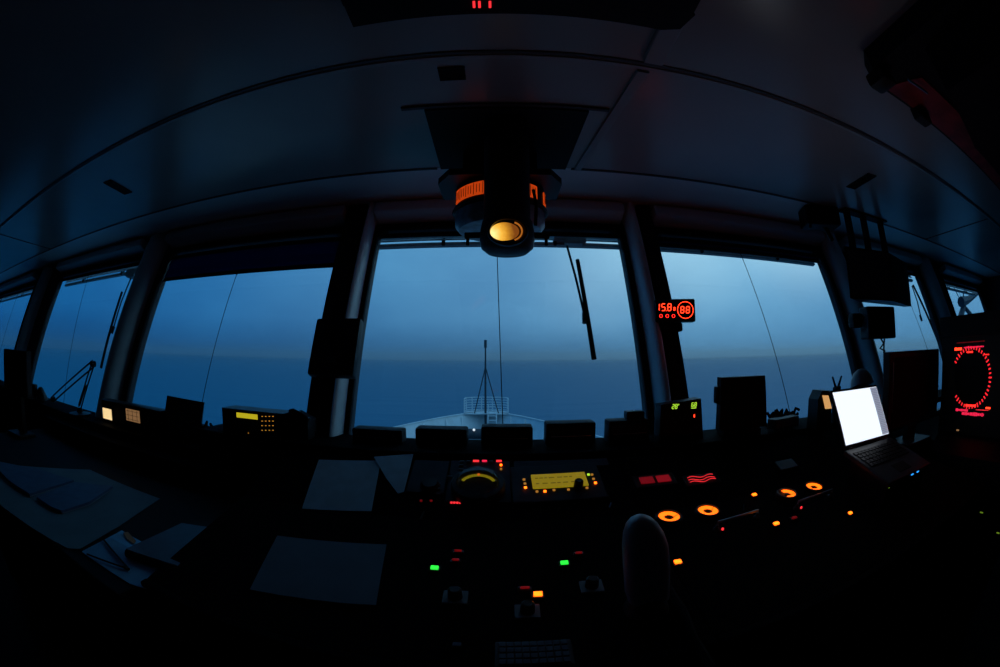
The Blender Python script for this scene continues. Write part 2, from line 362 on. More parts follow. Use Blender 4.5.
# --- autopilot with the yellow display, slightly turned
pa, pb = up(530.5, 475.5), up(584, 472.5); pc, pd = up(533, 489), up(589, 485)
ang = math.atan2(pb[1] - pa[1], pb[0] - pa[0])
AM = Matrix.Translation(((pa[0] + pd[0]) / 2, (pa[1] + pd[1]) / 2, 0)) @ Matrix.Rotation(ang, 4, 'Z')
aw, ah = math.dist(pa, pb), math.dist(pa, pc)
ap = obj('autopilot_panel', B(CM @ UPM @ AM).box2((-.165, -.105, 0), (.15, .095, .010), .004), PAN, cen)
obj('display', B(CM @ UPM @ AM).box((0, 0, .012), (aw, ah, .006), .001), YELD, ap, label='wide dim yellow display')
OLT = glow('olive_dark_text', (.25, .17, .01), .3)
for r_ in range(2):
    tx = B(CM @ UPM @ AM); x = -aw / 2 + .012
    while x < aw / 2 - .05:
        wd = random.uniform(.008, .02); tx.box((x + wd / 2, ah * (.2 - .4 * r_), .0155), (wd, .004, .001)); x += wd + random.uniform(.003, .012)
    obj('display_text', tx, OLT, ap)
AI = (UPM @ AM).inverted()
for px, py, m_ in ((524, 479.5, AMBERD), (525, 483.5, AMBERD), (525.5, 487.5, AMBER), (537, 491.5, AMBERD), (545, 491.2, AMBER), (554, 490, AMBERD), (568.5, 489.5, AMBERD), (587, 487.8, AMBERD), (588.5, 474.5, YG), (592, 474.5, AMBERD), (593.5, 478.8, AMBERD), (595.5, 482.8, AMBER)):
    p = AI @ on(px, py, UPO + (UPM.to_3x3() @ Vector((0, 0, 1))) * .013, UPM.to_3x3() @ Vector((0, 0, 1))); obj('lit_key', B(CM @ UPM @ AM).box((p.x, p.y, .013), (.009, .008, .005), .0015), m_, ap)
p = AI @ on(578, 489, UPO, UPM.to_3x3() @ Vector((0, 0, 1)))
obj('knob', B(CM @ UPM @ AM).lathe([(.017, 0), (.015, .026), (.011, .030), (0, .030)], Matrix.Translation((p.x, p.y, .010)), 20), BLK, ap, smooth=True)
obj('blank_panel', UB(CM).box2((.05, -.05, 0), (.40, -.004, .005), .002), PAN, cen)
# --- lamps and knobs on the lower desk
def lamp(par, M, px, py, sx, sy, m_, name='indicator_lamp', bez=True, lab=None):
    x, y = lp(px, py)
    if bez:
        q = obj('lamp_housing', LB(M).box((x, y, .004), (sx + .012, sy + .012, .008), .002), BLK, par)
        obj(name, LB(M).box((x, y, .010), (sx, sy, .006), .0015), m_, q, lab)
    else: obj(name, LB(M).box((x, y, .004), (sx, sy, .008), .0015), m_, par, lab)
lamp(cen, CM, 434.5, 567, .020, .013, GRN, lab='bright green lamp'); lamp(cen, CM, 564.5, 562, .020, .013, GRN, lab='bright green lamp')
lamp(cen, CM, 566.5, 503, .022, .014, GRND, lab='pale green lamp'); lamp(cen, CM, 538, 593.3, .020, .014, AMBER, lab='bright amber lamp')
lamp(cen, CM, 458, 550, .020, .005, REDD); lamp(cen, CM, 455.5, 559, .018, .005, REDD); lamp(cen, CM, 579, 552, .018, .005, REDD); lamp(cen, CM, 525, 587, .022, .006, REDD)
def rotary(px, py, s):
    x, y = lp(px, py); pl = obj('switch_plate', LB(CM).box((x, y, .003), (s, s * .85, .006), .002), GREY, cen)
    obj('knob', LB(CM).lathe([(s * .30, 0), (s * .28, .022), (s * .2, .026), (0, .026)], Matrix.Translation((x, y, .006)), 20), BLK, pl, smooth=True)
rotary(455, 595, .058); rotary(527.5, 609, .056); rotary(592, 584, .056)
x, y = lp(457, 644); obj('toggle_switch', LB(CM).box((x, y, .006), (.018, .012, .012), .002), FOLD, cen)
for px, py in ((420.5, 516), (609, 507)):
    x, y = lp(px, py); s_ = LB(CM); s_.tube([(x, y, 0), (x + .01, y + .012, .022)], [.004, .003], 8); obj('toggle_switch', s_, CHROME, cen, smooth=True)
# --- orange ring gauges on the right console
def gauge(px, py, part=False):
    x, y = lp(px, py); g = obj('ring_gauge', LB(RM).lathe([(.046, 0), (.046, .014), (.042, .018), (.036, .018), (.036, .008), (0, .008)], Matrix.Translation((x, y, 0)), 36), BLK, rgt, smooth=True)
    if part: obj('gauge_scale', LB(RM).ring(.0165, .035, .003, Matrix.Translation((x, y, .010)), 36, math.radians(-125), math.radians(95)), ORANGE, g)
    else: obj('gauge_scale', LB(RM).ring(.0165, .035, .003, Matrix.Translation((x, y, .010)), 36), ORANGE, g)
    n = LB(RM); n.lathe([(.008, 0), (.008, .006), (0, .007)], Matrix.Translation((x, y, .008)), 16)
    n.box((x - .014, y + .012, .0145), (.030, .0018, .001), 0, Matrix.Translation((x - .0, y, 0)) @ Matrix.Rotation(random.uniform(0, 6), 4, 'Z') @ Matrix.Translation((-x, -y, 0)))
    if part: n.ring(.031, .034, .001, Matrix.Translation((x, y, .0132)), 18, math.radians(95), math.radians(160))
    obj('needle', n, BLK, g)
gauge(669, 517); gauge(708, 511); gauge(787, 494, True); gauge(814, 487)
lamp(rgt, RM, 754.5, 494, .017, .012, AMBER); lamp(rgt, RM, 776.5, 522.8, .019, .013, AMBER); lamp(rgt, RM, 850.5, 512.3, .015, .012, AMBER)
x_, y_ = lp(678, 561)
lamp(cen, CM, 678, 561, .019, .014, AMBER)
lamp(rgt, RM, 794.5, 517, .020, .010, REDD)
def bar(a, b_):
    (ax, ay), (bx, by) = lp(*a), lp(*b_); t = LB(RM); t.tube([(ax, ay, .0), (ax, ay, .03), (bx, by, .03), (bx, by, 0)], .0045, 8); h = obj('grab_bar', t, CHROME, rgt, smooth=True)
    for (x, y), dx in (((ax, ay), .004), ((bx, by), -.004)):
        obj('bar_foot', LB(RM).lathe([(.012, 0), (.012, .006), (.006, .012), (.006, .02)], Matrix.Translation((x, y, 0)), 14), DGREY, h, smooth=True)
    obj('pilot_light', LB(RM).box((ax + .02, ay - .006, .004), (.006, .006, .008), .001), REDM, h)
bar((717, 527), (757, 515)); bar((797, 506), (831, 494))
# red windows on the upper face of the right console
xa, ya = up(643, 486); xb, yb = up(667, 472)
rp = obj('alarm_panel', UB(RM).box(((xa + xb) / 2, (ya + yb) / 2, .004), (.16, .07, .008), .003), BLK, rgt)
for k in (-1, 1): obj('alarm_window', UB(RM).box(((xa + xb) / 2 + k * .032, (ya + yb) / 2, .010), (.052, .036, .004), .001), glow('dull_red_window_%d' % (k + 1), (.5, .008, .02), .24 if k < 0 else .34), rp)
xa, ya = up(702, 478)
rp = obj('curved_gauge', UB(RM).box((xa, ya, .004), (.15, .065, .008), .003), BLK, rgt)
cv = UB(RM)
for k, (o_, ph) in enumerate(((.014, 0), (-.002, .6), (-.014, .2))):
    cv.tube([(xa - .055 + .011 * q, ya + o_ + .006 * math.sin(q * .9 + ph), .010) for q in range(11)], .0011, 5)
obj('curved_gauge_lines', cv, REDM, rp)
xa, ya = up(787, 463); obj('cover_plate', UB(RM).box((xa, ya, .004), (.10, .06, .008), .003), GREY, rgt)
xa, ya = lp(725, 500); xb, yb = lp(700, 500)
for px, py in ((745, 508), (741, 510)):
    xa, ya = lp(px, py); s_ = LB(RM); s_.tube([(xa, ya, 0), (xa + .004, ya + .012, .02)], [.006, .004], 8); obj('toggle_switch', s_, DGREY, rgt, smooth=True)

# ------------------------------------------------------------------ charts and papers on the centre console
def sheet(name, pts, m_, label, cat, th=.0012, plane='lp', curl=.0, group=None):
    if plane == 'z': raise ValueError
    o_, M_ = (UPO, UPM) if plane == 'up' else (LPO, LPM)
    P = [on(px, py, o_ + M_.to_3x3() @ Vector((0, 0, th * 2)), M_.to_3x3() @ Vector((0, 0, 1))) for px, py in pts]
    n_ = M_.to_3x3() @ Vector((0, 0, 1)); c_ = sum(P, Vector()) / len(P)
    b_ = B(); b_.prism([p - c_ for p in P], n_ * th)
    o = obj(name, b_, m_); o.location = c_; return tag(o, label, cat, group)
# clear-plastic-covered sheet leaning on the upper face, with the torn pale one at its right
def usheet(name, pts, m_, label, cat, h=.004):
    n_ = UPM.to_3x3() @ Vector((0, 0, 1)); P = [on(px, py, UPO + n_ * h, n_) for px, py in pts]; c_ = sum(P, Vector()) / len(P)
    b_ = B(); b_.prism([p - c_ for p in P], n_ * .002); o = obj(name, b_, m_); o.location = c_; return tag(o, label, cat)
usheet('checklist_sheet', ((319, 460), (381, 461), (371.5, 511.5), (302, 509)), PAPERD, 'grey checklist sheet lying on the console just below the left middle post', 'paper', .003)
usheet('torn_note_sheet', ((374, 457), (413.5, 454), (404, 492), (398, 494), (386, 478)), PAPERD, 'small crooked pale sheet right of the checklist, left of the compass', 'paper', .007)
sheet('chart_sheet', ((277.5, 536), (386.5, 545), (376, 605.5), (250, 590)), mat('chart_paper', (.13, .17, .22), .8, noise=.06, scale=10), 'broad blank grey chart sheet on the desk below the checklist', 'chart', .002)

# keyboard at the lower picture edge
p = LPM.inverted() @ Vector((0, 0, 0)); kx, ky = lp(534, 655)
kb = thing('keyboard', LPM @ Vector((kx, ky, .0)), 'dark keyboard at the near edge of the console, bottom middle of the picture', 'keyboard', M=LPM @ Matrix.Translation((kx, ky, .001)))
obj('keyboard_case', B().box((0, 0, .008), (.15, .075, .016), .004), DGREY, kb)
for r_ in range(4):
    for q in range(9):
        obj('key', B().box((-.060 + q * .015, .026 - r_ * .017, .018), (.0125, .0135, .006), .0015), FOLD, kb)

# ------------------------------------------------------------------ chart table at left
TZ = 1.05
ct = thing('chart_table', (-1.95, 1.0, 0), 'long black chart table on the left, covered with papers and folders', 'table')
Mi = Matrix.Translation((1.95, -1.0, 0))
obj('tabletop', B(Mi).box2((-3.3, .50, TZ - .035), (-.915, 1.50, TZ), .006), TBL, ct)
obj('cabinet', B(Mi).box2((-3.25, .62, .08), (-.93, 1.48, TZ - .037), .004), CON, ct)
obj('plinth', B(Mi).box2((-3.2, .68, 0), (-.95, 1.45, .08)), BLK2, ct)
for k in range(4):
    d = obj('drawer', B(Mi).box2((-3.2 + k * .56, .598, .70), (-2.68 + k * .56, .62, .98), .004), CON, ct)
    h = B(Mi); h.tube([(-3.02 + k * .56, .60, .84), (-3.02 + k * .56, .575, .84), (-2.86 + k * .56, .575, .84), (-2.86 + k * .56, .60, .84)], .005); obj('handle', h, CHROME, d)
obj('rear_shelf', B(Mi).box2((-3.3, 1.40, TZ + .001), (-.915, 1.515, 1.145), .006), CON, ct)
def tsheet(name, pts, h, th, m_, label, cat, extra=None, group=None):
    P = [atz(px, py, TZ + h) for px, py in pts]; c_ = sum(P, Vector()) / len(P); c_.z = TZ + h
    if extra is None:
        o = obj(name, B().prism([p - c_ for p in P], (0, 0, th)), m_); o.location = c_; return tag(o, label, cat, group), c_, P
    t = thing(name, c_, label, cat, group); obj('cover', B().prism([p - c_ for p in P], (0, 0, th)), m_, t); return t, c_, P
big, c_, P = tsheet('sea_chart', ((-60, 446), (0, 505), (35, 530), (68, 549), (80, 549), (118, 527), (160, 499), (90, 470), (20, 466)), .001, .002, mat('sea_chart_paper', (.16, .27, .32), .8, noise=.08, scale=6), 'large pale nautical chart spread on the left table under two booklets', 'chart')
PB = mat('booklet_cover', (.09, .17, .30), .6, noise=.1, scale=20)
def booklet(pts, h, label, loops=True):
    t, c_, P = tsheet('booklet', pts, h, .010, PB, label, 'booklet', extra=1, group='booklets lying on the sea chart')
    q = [(p - c_) * .985 for p in P]; obj('pages', B().prism([p - Vector((0, 0, .004)) for p in q], (0, 0, .0035)), PAPER, t); return t
booklet(((-10, 462), (40, 471), (74, 482), (30, 496), (10, 483)), .008, 'dark blue booklet at the far left of the sea chart')
booklet(((75, 484), (113, 488), (90, 504), (62, 513), (52, 509), (37, 499)), .008, 'dark blue booklet nearer the middle of the sea chart')
# plastic-sleeved page with pencil and dividers
sl, c_, P = tsheet('plastic_sleeve', ((82, 552), (122, 531), (190, 566), (187, 582), (178, 598), (130, 584)), .001, .002, mat('bright_page', (.45, .80, .95), .5, noise=.12, scale=12), 'clear plastic sleeve with a pale page sticking out below the folder', 'plastic sleeve', extra=1)
obj('plastic_film', B().prism([(p - c_) * 1.01 + Vector((0, 0, .0022)) for p in P], (0, 0, .0006)), CLEAR, sl)
def table_pt(px, py, h): return atz(px, py, TZ + h)
a, b_ = table_pt(104, 540, .009), table_pt(129, 569, .009)
t_ = B(); t_.tube([a - a, b_ - a], .004, 6); o = obj('pencil', t_, BLK); o.location = a; tag(o, 'black pencil lying across the plastic sleeve towards its corner', 'pencil')
a2, b2 = table_pt(87, 554, .009), table_pt(126, 568, .009)
t_ = B(); t_.tube([a2 - a2, b2 - a2], .003, 6); t_.tube([b2 - a2 - Vector((.01, 0, 0)), b2 - a2 + Vector((.012, 0, 0))], .005, 6); o = obj('ruler_arm', t_, BLK); o.location = a2; tag(o, 'thin black ruler arm lying along the near edge of the plastic sleeve', 'ruler')
a, _, _ = tsheet('sticky_note', ((123, 533), (128, 532), (136, 541), (134, 544), (127, 539)), .006, .001, mat('orange_note', (.75, .30, .12), .7), 'small orange note stuck between the sea chart and the folder', 'note')
fo, c_, P = tsheet('ring_binder', ((126, 550), (182, 524), (216, 529), (178, 567), (176, 566)), .026, .004, FOLD, 'dark blue ring binder lying shut at the right end of the chart table', 'binder', extra=1)
obj('bottom_cover', B().prism([(p - c_) * 1.0 - Vector((0, 0, .026)) for p in P], (0, 0, .004)), FOLD, fo)
obj('pages', B().prism([(p - c_) * .95 - Vector((0, 0, .0215)) for p in P], (0, 0, .021)), PAPERD, fo)
r_ = (P[4] - c_); l_ = (P[0] - c_); sp_ = B(); sp_.tube([l_ - Vector((0, 0, .011)), r_ - Vector((0, 0, .011))], .0135, 10); obj('spine', sp_, BLK, fo, smooth=True)

# ------------------------------------------------------------------ on the ledge
LZ = 1.295; LL = 1.19
def hood(px0, px1, pytop, label, yy=1.65):
    a, b_ = aty(px0, pytop, yy), aty(px1, pytop, yy); z = (a.z + b_.z) / 2; w = b_.x - a.x
    t = thing('indicator_box', ((a.x + b_.x) / 2, yy + .04, LZ), label, 'instrument box', 'five low instrument boxes along the window ledge')
    h = z - LZ
    obj('housing', B().box((0, 0, h / 2), (w, .09, h), .010), BLK2, t, smooth=30)
    obj('front_plate', B().box((0, -.0465, h * .48), (w * .86, .006, h * .62), .003), BLK, t)
    obj('trim_line', B().box((0, -.050, h * .42), (w * .8, .003, .003)), CHROME, t)
    return t
hood(352, 402, 429, 'low black instrument box on the ledge, leftmost of five, beside the left post')
hood(415, 467, 428.5, 'low black instrument box on the ledge, second from left, covering the port bow')
hood(481, 533, 426.5, 'low black instrument box on the ledge right below the mast and ladder')
hood(546, 596, 422.5, 'low black instrument box on the ledge just right of the ship bow')
hood(609, 650, 420, 'low black instrument box on the ledge against the right post, small box on top')
a, b_ = aty(627.5, 411, 1.66), aty(645, 411, 1.66)
t = thing('junction_box', ((a.x + b_.x) / 2, 1.69, aty(630, 420.2, 1.65).z), 'tiny black box standing on top of the rightmost low instrument box', 'box')
obj('housing', B().box((0, 0, .017), (b_.x - a.x, .05, .034), .005), BLK, t); obj('lid_screw', B().lathe([(.005, 0), (.005, .002), (0, .002)], Matrix.Translation((.0, 0, .034)), 10), CHROME, t)
# radio telephone with yellow lcd, angled body
a, b_ = aty(222, 410, 1.56), aty(283, 411, 1.56); w = b_.x - a.x; h = .155
t = thing('radio_set', ((a.x + b_.x) / 2, 1.56, LZ), 'black marine radio with a lit yellow display and amber keypad on the left ledge', 'radio')
zt = (a.z + b_.z) / 2 - LZ
obj('body', B().prism([(-w / 2, 0, 0), (w / 2, 0, 0), (w / 2, 0, zt), (-w / 2, 0, zt)], (0, .12, 0)), BLK, t)
obj('rear_shell', B().loft([[Vector((x, .12, z)) for x, z in ((-w / 2 + .01, .005), (w / 2, .005), (w / 2, zt - .004), (-w / 2 + .01, zt - .004))], [Vector((x, .22, z)) for x, z in ((-w / 2 + .03, .005), (w / 2 - .01, .005), (w / 2 - .01, zt - .03), (-w / 2 + .03, zt - .03))]]), BLK2, t)
obj('face_plate', B().box((0, -.003, zt / 2), (w * .97, .006, zt * .95), .002), BLK, t)
FM = frame((0, -.006, 0), (1, 0, 0), (0, 0, 1))
ix = lambda px, py: (aty(px, py, 1.554).x - (a.x + b_.x) / 2, aty(px, py, 1.554).z - LZ)
(p0, q0), (p1, q1) = ix(237, 417.2), ix(257.5, 414.6)
obj('display', B(FM).box(((p0 + p1) / 2, (q0 + q1) / 2, .002), (p1 - p0, q1 - q0, .004), .001), YEL, t, 'lit yellow display')
for r_ in range(4):
    for q in range(4):
        u, v = ix(262.7 + q * 3.6, 416.3 + r_ * 4.6); kx_ = obj('key', B(FM).box((u, v, .002), (.013, .009, .005), .001), BLK, t); obj('key_legend', B(FM).box((u, v, .0048), (.008, .004, .0008)), AMBERD, kx_)
u, v = ix(250.5, 432.5); kn = obj('knob', B(FM).lathe([(.012, 0), (.011, .014), (.008, .017), (0, .017)], Matrix.Translation((u, v, 0)), 18), BLK, t, smooth=True); obj('knob_mark', B(FM).lathe([(.003, 0), (.003, .001), (0, .001)], Matrix.Translation((u, v, .017)), 8), AMBERD, kn)
# handset on its right flank
a2 = aty(293, 412, 1.56)
t = thing('telephone_handset', (a2.x + .01, 1.60, LZ), 'black telephone handset in its cradle on the right flank of the radio', 'handset')
obj('cradle', B().prism([(-.035, 0, 0), (.04, 0, 0), (.04, 0, .085), (-.035, 0, .115)], (0, .09, 0)), BLK2, t)
h_ = B(); h_.tube([(-.035, -.012, .118), (-.02, -.018, .125), (.02, -.018, .108), (.04, -.012, .09)], [.014, .010, .010, .014], 10); h_.lathe([(.018, 0), (.018, .014), (0, .014)], frame((-.033, 0, .108), (1, 0, 0), (0, 1, 0)), 14); h_.lathe([(.018, 0), (.018, .014), (0, .014)], frame((.035, 0, .082), (1, 0, 0), (0, 1, 0)), 14)
obj('handset', h_, BLK, t, smooth=True)
# leaning dark folder / flat screen (165-198)
a, b_ = aty(165, 397, 1.68), aty(199, 401, 1.68)
t = thing('document_holder', ((a.x + b_.x) / 2, 1.66, LL), 'plain dark grey document holder standing tilted on the ledge, left of the radio', 'document holder', rz=.12)
w = b_.x - a.x; hh = (a.z + b_.z) / 2 - LL
obj('back_board', B().prism([(-w / 2 - .01, 0, .01), (w / 2 - .01, 0, .01), (w / 2 + .01, .04, hh - .008), (-w / 2 + .02, .04, hh + .008)], (0, .008, 0)), DGREY, t)
obj('lip', B().box((0, -.012, .010), (w, .035, .014), .003), BLK, t); st = B(); st.tube([(0, .03, hh * .7), (0, .10, .004)], .005); obj('prop', st, BLK, t)
# twin-screen box at the left end of the ledge
a, b_ = aty(101, 404, 1.62), aty(160, 404.5, 1.62); w = b_.x - a.x; mx = (a.x + b_.x) / 2; zt = (a.z + b_.z) / 2 - LL
t = thing('twin_display_unit', (mx, 1.62, LL), 'black box with a glowing cream screen and a dim brown screen on the left ledge', 'display unit')
b0 = B(); b0.box((0, .05, zt / 2), (w, .10, zt), .018); obj('housing', b0, BLK, t, smooth=40)
FM = frame((0, -.001, 0), (1, 0, 0), (0, 0, 1)); ix = lambda px, py: (aty(px, py, 1.619).x - mx, aty(px, py, 1.619).z - LL)
for (pa_, pb_, m_, lb) in (((104.3, 418), (112, 409.5), CREAM, 'bright cream screen'), ((127.5, 420), (140, 411), BRWN, 'dim brown screen')):
    (p0, q0), (p1, q1) = ix(*pa_), ix(*pb_); pass
    s_ = obj('bezel', B(FM).box(((p0 + p1) / 2, (q0 + q1) / 2, .003), (abs(p1 - p0) + .02, abs(q1 - q0) + .012, .006), .002), BLK, t); obj('screen', B(FM).box(((p0 + p1) / 2, (q0 + q1) / 2, .008), (abs(p1 - p0), abs(q1 - q0), .004), .001), m_, s_, lb)
    if m_ is BRWN:
        g = B(FM)
        for q in range(3): g.box(((p0 + p1) / 2 + (q - 1) * .05, (q0 + q1) / 2, .0105), (.003, abs(q1 - q0) * .9, .001))
        for q in range(3): g.box(((p0 + p1) / 2, (q0 + q1) / 2 + (q - 1) * .024, .0105), (abs(p1 - p0) * .9, .002, .001))
        obj('grid_lines', g, BLK, s_)
# articulated lamp
base = aty(80, 413, 1.60); j1 = aty(93, 364, 1.60); j2 = aty(53, 399, 1.60); hd = aty(41, 393, 1.60)
t = thing('angle_poise_lamp', (base.x, 1.60, LL), 'black jointed desk lamp with double arms at the left window', 'lamp')
loc = Vector((base.x, 1.60, LL)); q1, q2, q3 = j1 - loc, j2 - loc, hd - loc; bz = Vector((0, 0, .02))
obj('lamp_base', B().lathe([(.10, 0), (.10, .012), (.03, .022), (.02, .05), (0, .05)], None, 28), BLK, t, smooth=True)
def arm(p, q, off):
    n_ = (q - p).normalized(); s_ = n_.cross(Vector((0, 1, 0))).normalized() * off; x = B()
    for k in (-1, 1): x.tube([p + s_ * k, q + s_ * k], .0065, 6)
    return x
obj('lower_arm', arm(Vector((0, 0, .045)), q1, .018), BLK, t); obj('upper_arm', arm(q1, q2, .022), BLK, t)
sg = B(); sg.tube([Vector((0, 0, .07)) + (q1 - Vector((0, 0, .07))) * f for f in (0, .5)], .012, 8); obj('spring', sg, DGREY, t)
for qq in (q1, q2): obj('joint', B().tube([qq + Vector((0, -.02, 0)), qq + Vector((0, .02, 0))], .021, 12), BLK, t)
hdm = B(frame(q3, (1, 0, 0), (0, 1, .15))); hdm.lathe([(.02, .05), (.035, .03), (.075, -.06), (.068, -.06), (.03, .025), (0, .03)], None, 24); obj('lamp_shade', hdm, BLK, t, smooth=True)
# handset stand at far left
a = aty(36, 408, 1.55)
t = thing('hand_microphone', (a.x, 1.55, LL), 'black hand microphone hanging upright on a stand beside the far left screen', 'microphone')
hz_ = aty(36, 384, 1.55).z - LL
st = B(); st.lathe([(.06, 0), (.06, .015), (.015, .02), (.015, .06), (0, .06)], None, 20); obj('stand', st, BLK, t, smooth=True)
st = B(); st.box((0, 0, hz_ * .62), (.075, .05, hz_ * .72), .015); obj('mic_body', st, BLK, t, smooth=True)
st = B(); st.tube([(.03, 0, .07), (.08, .01, .04), (.13, -.01, .055), (.17, .0, .02), (.20, .02, .012)], .006, 6); obj('cord', st, RUB, t)
# far left monitor
a = aty(28.5, 351.5, 1.05); b_ = aty(-14, 352, .95); c_ = aty(28, 401, 1.05)
t = thing('desk_monitor', (a.x - .40, 1.08, TZ), 'black desk monitor cut by the left edge of the picture', 'monitor', rz=.1)
hh = a.z - TZ; lo_ = c_.z - TZ
obj('screen_housing', B().box((0, 0, (hh + lo_) / 2), (.52, .06, hh - lo_), .01), BLK, t)
obj('screen', B().box((0, -.032, (hh + lo_) / 2), (.48, .006, hh - lo_ - .05), .002), BLK2, t)
obj('neck', B().box((0, .02, lo_ / 2 + .02), (.12, .04, lo_ + .02), .006), BLK, t); obj('foot', B().box((0, 0, .012), (.26, .18, .024), .008), BLK, t)
# cables and low clutter along the ledge
def clutter(px0, px1, py, yy, label, seed, LZ=1.295):
    random.seed(seed); a, b_ = aty(px0, py, yy), aty(px1, py, yy); w = b_.x - a.x; mx = (a.x + b_.x) / 2; hh = a.z - LZ
    bb = B()
    for q in range(5):
        pts = [(-w / 2 + w * k / 8, random.uniform(-.03, .03), .008 + abs(math.sin(k * .8 + q)) * hh * random.uniform(.5, .95)) for k in range(9)]
        bb.tube(pts, .008, 7)
    o = obj('cable_bundle', bb, RUB); o.location = (mx, yy, LZ); tag(o, label, 'cables'); return o
clutter(770, 799, 411, 1.66, 'loose bundle of black cables on the ledge beside the tall black monitor', 2)
clutter(200, 222, 421, 1.70, 'small tangle of black cables on the ledge left of the radio', 5, 1.19)
clutter(303, 318, 432, 1.70, 'short loop of black cable on the ledge between radio and post', 7)
a = aty(785, 413, 1.66)
t = thing('notebook', (aty(784, 412, 1.6).x, 1.60, LZ), 'thick closed black notebook on the ledge near the middle right', 'notebook', rz=.15)
obj('cover', B().box((0, 0, .03), (.19, .06, .05), .006), BLK, t); obj('pages', B().box((0, -.002, .03), (.18, .062, .036)), GREY, t)
# thermometer / clock display box at the right post
a, b_ = aty(661, 403, 1.60), aty(701, 400, 1.60); w = b_.x - a.x; mx = (a.x + b_.x) / 2
t = thing('digital_readout_box', (mx, 1.60, LZ), 'black box with two small yellow-green numbers at the foot of the right post', 'display unit')
zt = (a.z + b_.z) / 2 - LZ
obj('housing', B().prism([(-w / 2, 0, 0), (w / 2 + .02, 0, 0), (w / 2, 0, zt + .008), (-w / 2, 0, zt - .01)], (0, .07, 0)), BLK, t)
FM = frame((0, -.001, 0), (1, 0, 0), (0, 0, 1)); ix = lambda px, py: (aty(px, py, 1.599).x - mx, aty(px, py, 1.599).z - LZ)
u, v = ix(672, 408.8); dg = B(FM); dg.seg7('2', u, v, .018, .17); dg.seg7('8', u + .014, v, .018, .17); dg.ring(.0015, .0032, .001, Matrix.Translation((u + .031, v + .016, 0)), 10); obj('digits', dg, YG, t)
u, v = ix(691.5, 406.8); dg = B(FM); dg.seg7('6', u, v, .017, .17); dg.seg7('8', u + .014, v, .017, .17); dg.box((u + .011, v - .006, .0005), (.026, .003, .001)); obj('digits', dg, YG, t)
u, v = ix(694.3, 416); dg = B(FM); dg.prism([(u - .002, v - .006, 0), (u + .003, v - .006, 0), (u + .002, v + .008, 0), (u - .003, v + .006, 0)], (0, 0, .001)); obj('red_mark', dg, REDH, t)
# tall black monitor in window five, seen half from behind
a = aty(721, 378, 1.56); b_ = aty(760, 377, 1.62); c_ = aty(768, 428, 1.56)
t = thing('desk_monitor', ((a.x + b_.x) / 2 + .01, 1.60, LZ), 'tall black monitor standing on the ledge in front of the right big window', 'monitor', rz=-.12)
hh = a.z - LZ; w = .235
obj('screen_housing', B().loft([[Vector((x, y, z)) for x, y in ((-w / 2, -.02), (w / 2 + dx, -.02), (w / 2 + dx, .03), (-w / 2, .03))] for z, dx in ((.03, .02), (hh * .6, .01), (hh, 0))]), BLK, t)
obj('rear_hump', B().box((-w / 2 + .006, .02, hh * .70), (.04, .05, hh * .30), .012), BLK, t); obj('screen', B().box((.005, -.023, hh / 2 + .02), (w * .86, .006, hh * .75), .002), BLK2, t)
obj('foot', B().box((0, .01, .015), (.2, .09, .03), .008), BLK, t)
# phone with orange display, radios with aerials, lamp head, behind the laptop
a = aty(824, 409, 1.42); 
t = thing('desk_telephone', (aty(826, 402, 1.42).x, 1.44, LZ - .0), 'black desk telephone with an orange lit display just left of the laptop', 'telephone', rz=-.15)
zt = aty(824, 391, 1.42).z - LZ
obj('phone_body', B().prism([(-.035, 0, 0), (.06, 0, 0), (.06, 0, zt - .005), (-.01, 0, zt), (-.035, 0, zt * .78)], (0, .09, 0)), BLK, t)
pl = Matrix.Translation((aty(826, 402, 1.42).x, 1.44, LZ)) @ Matrix.Rotation(-.15, 4, 'Z')
dq = [pl.inverted() @ aty(px, py, 1.43) for px, py in ((823.5, 395.5), (828.5, 395.5), (831.5, 408.5), (826, 409))]
cc = sum(dq, Vector()) / 4
obj('display', B().prism([(p.x, -.005, p.z) for p in dq], (0, .006, 0)), PEACH, t, 'orange lit display')
for k, (px, py, tx, ty) in enumerate(((838, 387, 835, 377), (841, 386, 844, 376))):
    a, b_ = aty(px, py, 1.50), aty(tx, ty, 1.50); foot_z = LZ
    t = thing('handheld_radio', (a.x, 1.52, foot_z), ('small black handheld radio with left-leaning aerial behind the laptop', 'small black handheld radio with right-leaning aerial behind the laptop')[k], 'handheld radio', 'handheld radios behind the laptop')
    hh = a.z - foot_z
    obj('radio_body', B().box((0, 0, hh / 2), (.018, .03, hh), .005), BLK, t); r_ = B(); r_.tube([(0, 0, hh), (b_.x - a.x, 0, b_.z - foot_z)], [.007, .005], 8); obj('antenna', r_, RUB, t)
a = aty(865, 380, 1.50); t = thing('desk_lamp', (a.x + .02, 1.58, LZ), 'grey dome-headed desk lamp behind the top of the laptop screen', 'lamp')
hz_ = a.z - LZ
obj('lamp_base', B().lathe([(.06, 0), (.06, .012), (.012, .02), (0, .02)], None, 20), BLK, t, smooth=True)
s_ = B(); s_.tube([(0, 0, .01), (.03, .02, hz_ * .5), (.02, .01, hz_ + .03), (-.01, -.04, hz_ + .05)], .007, 8); obj('stem', s_, BLK, t, smooth=True)
s_ = B(frame((-.02, -.05, hz_), (1, 0, 0), (0, 1, -.3))); s_.lathe([(.012, .06), (.045, .045), (.07, .01), (.078, -.03), (.072, -.03), (.06, .008), (0, .03)], None, 28); obj('lamp_shade', s_, GREY, t, smooth=True)

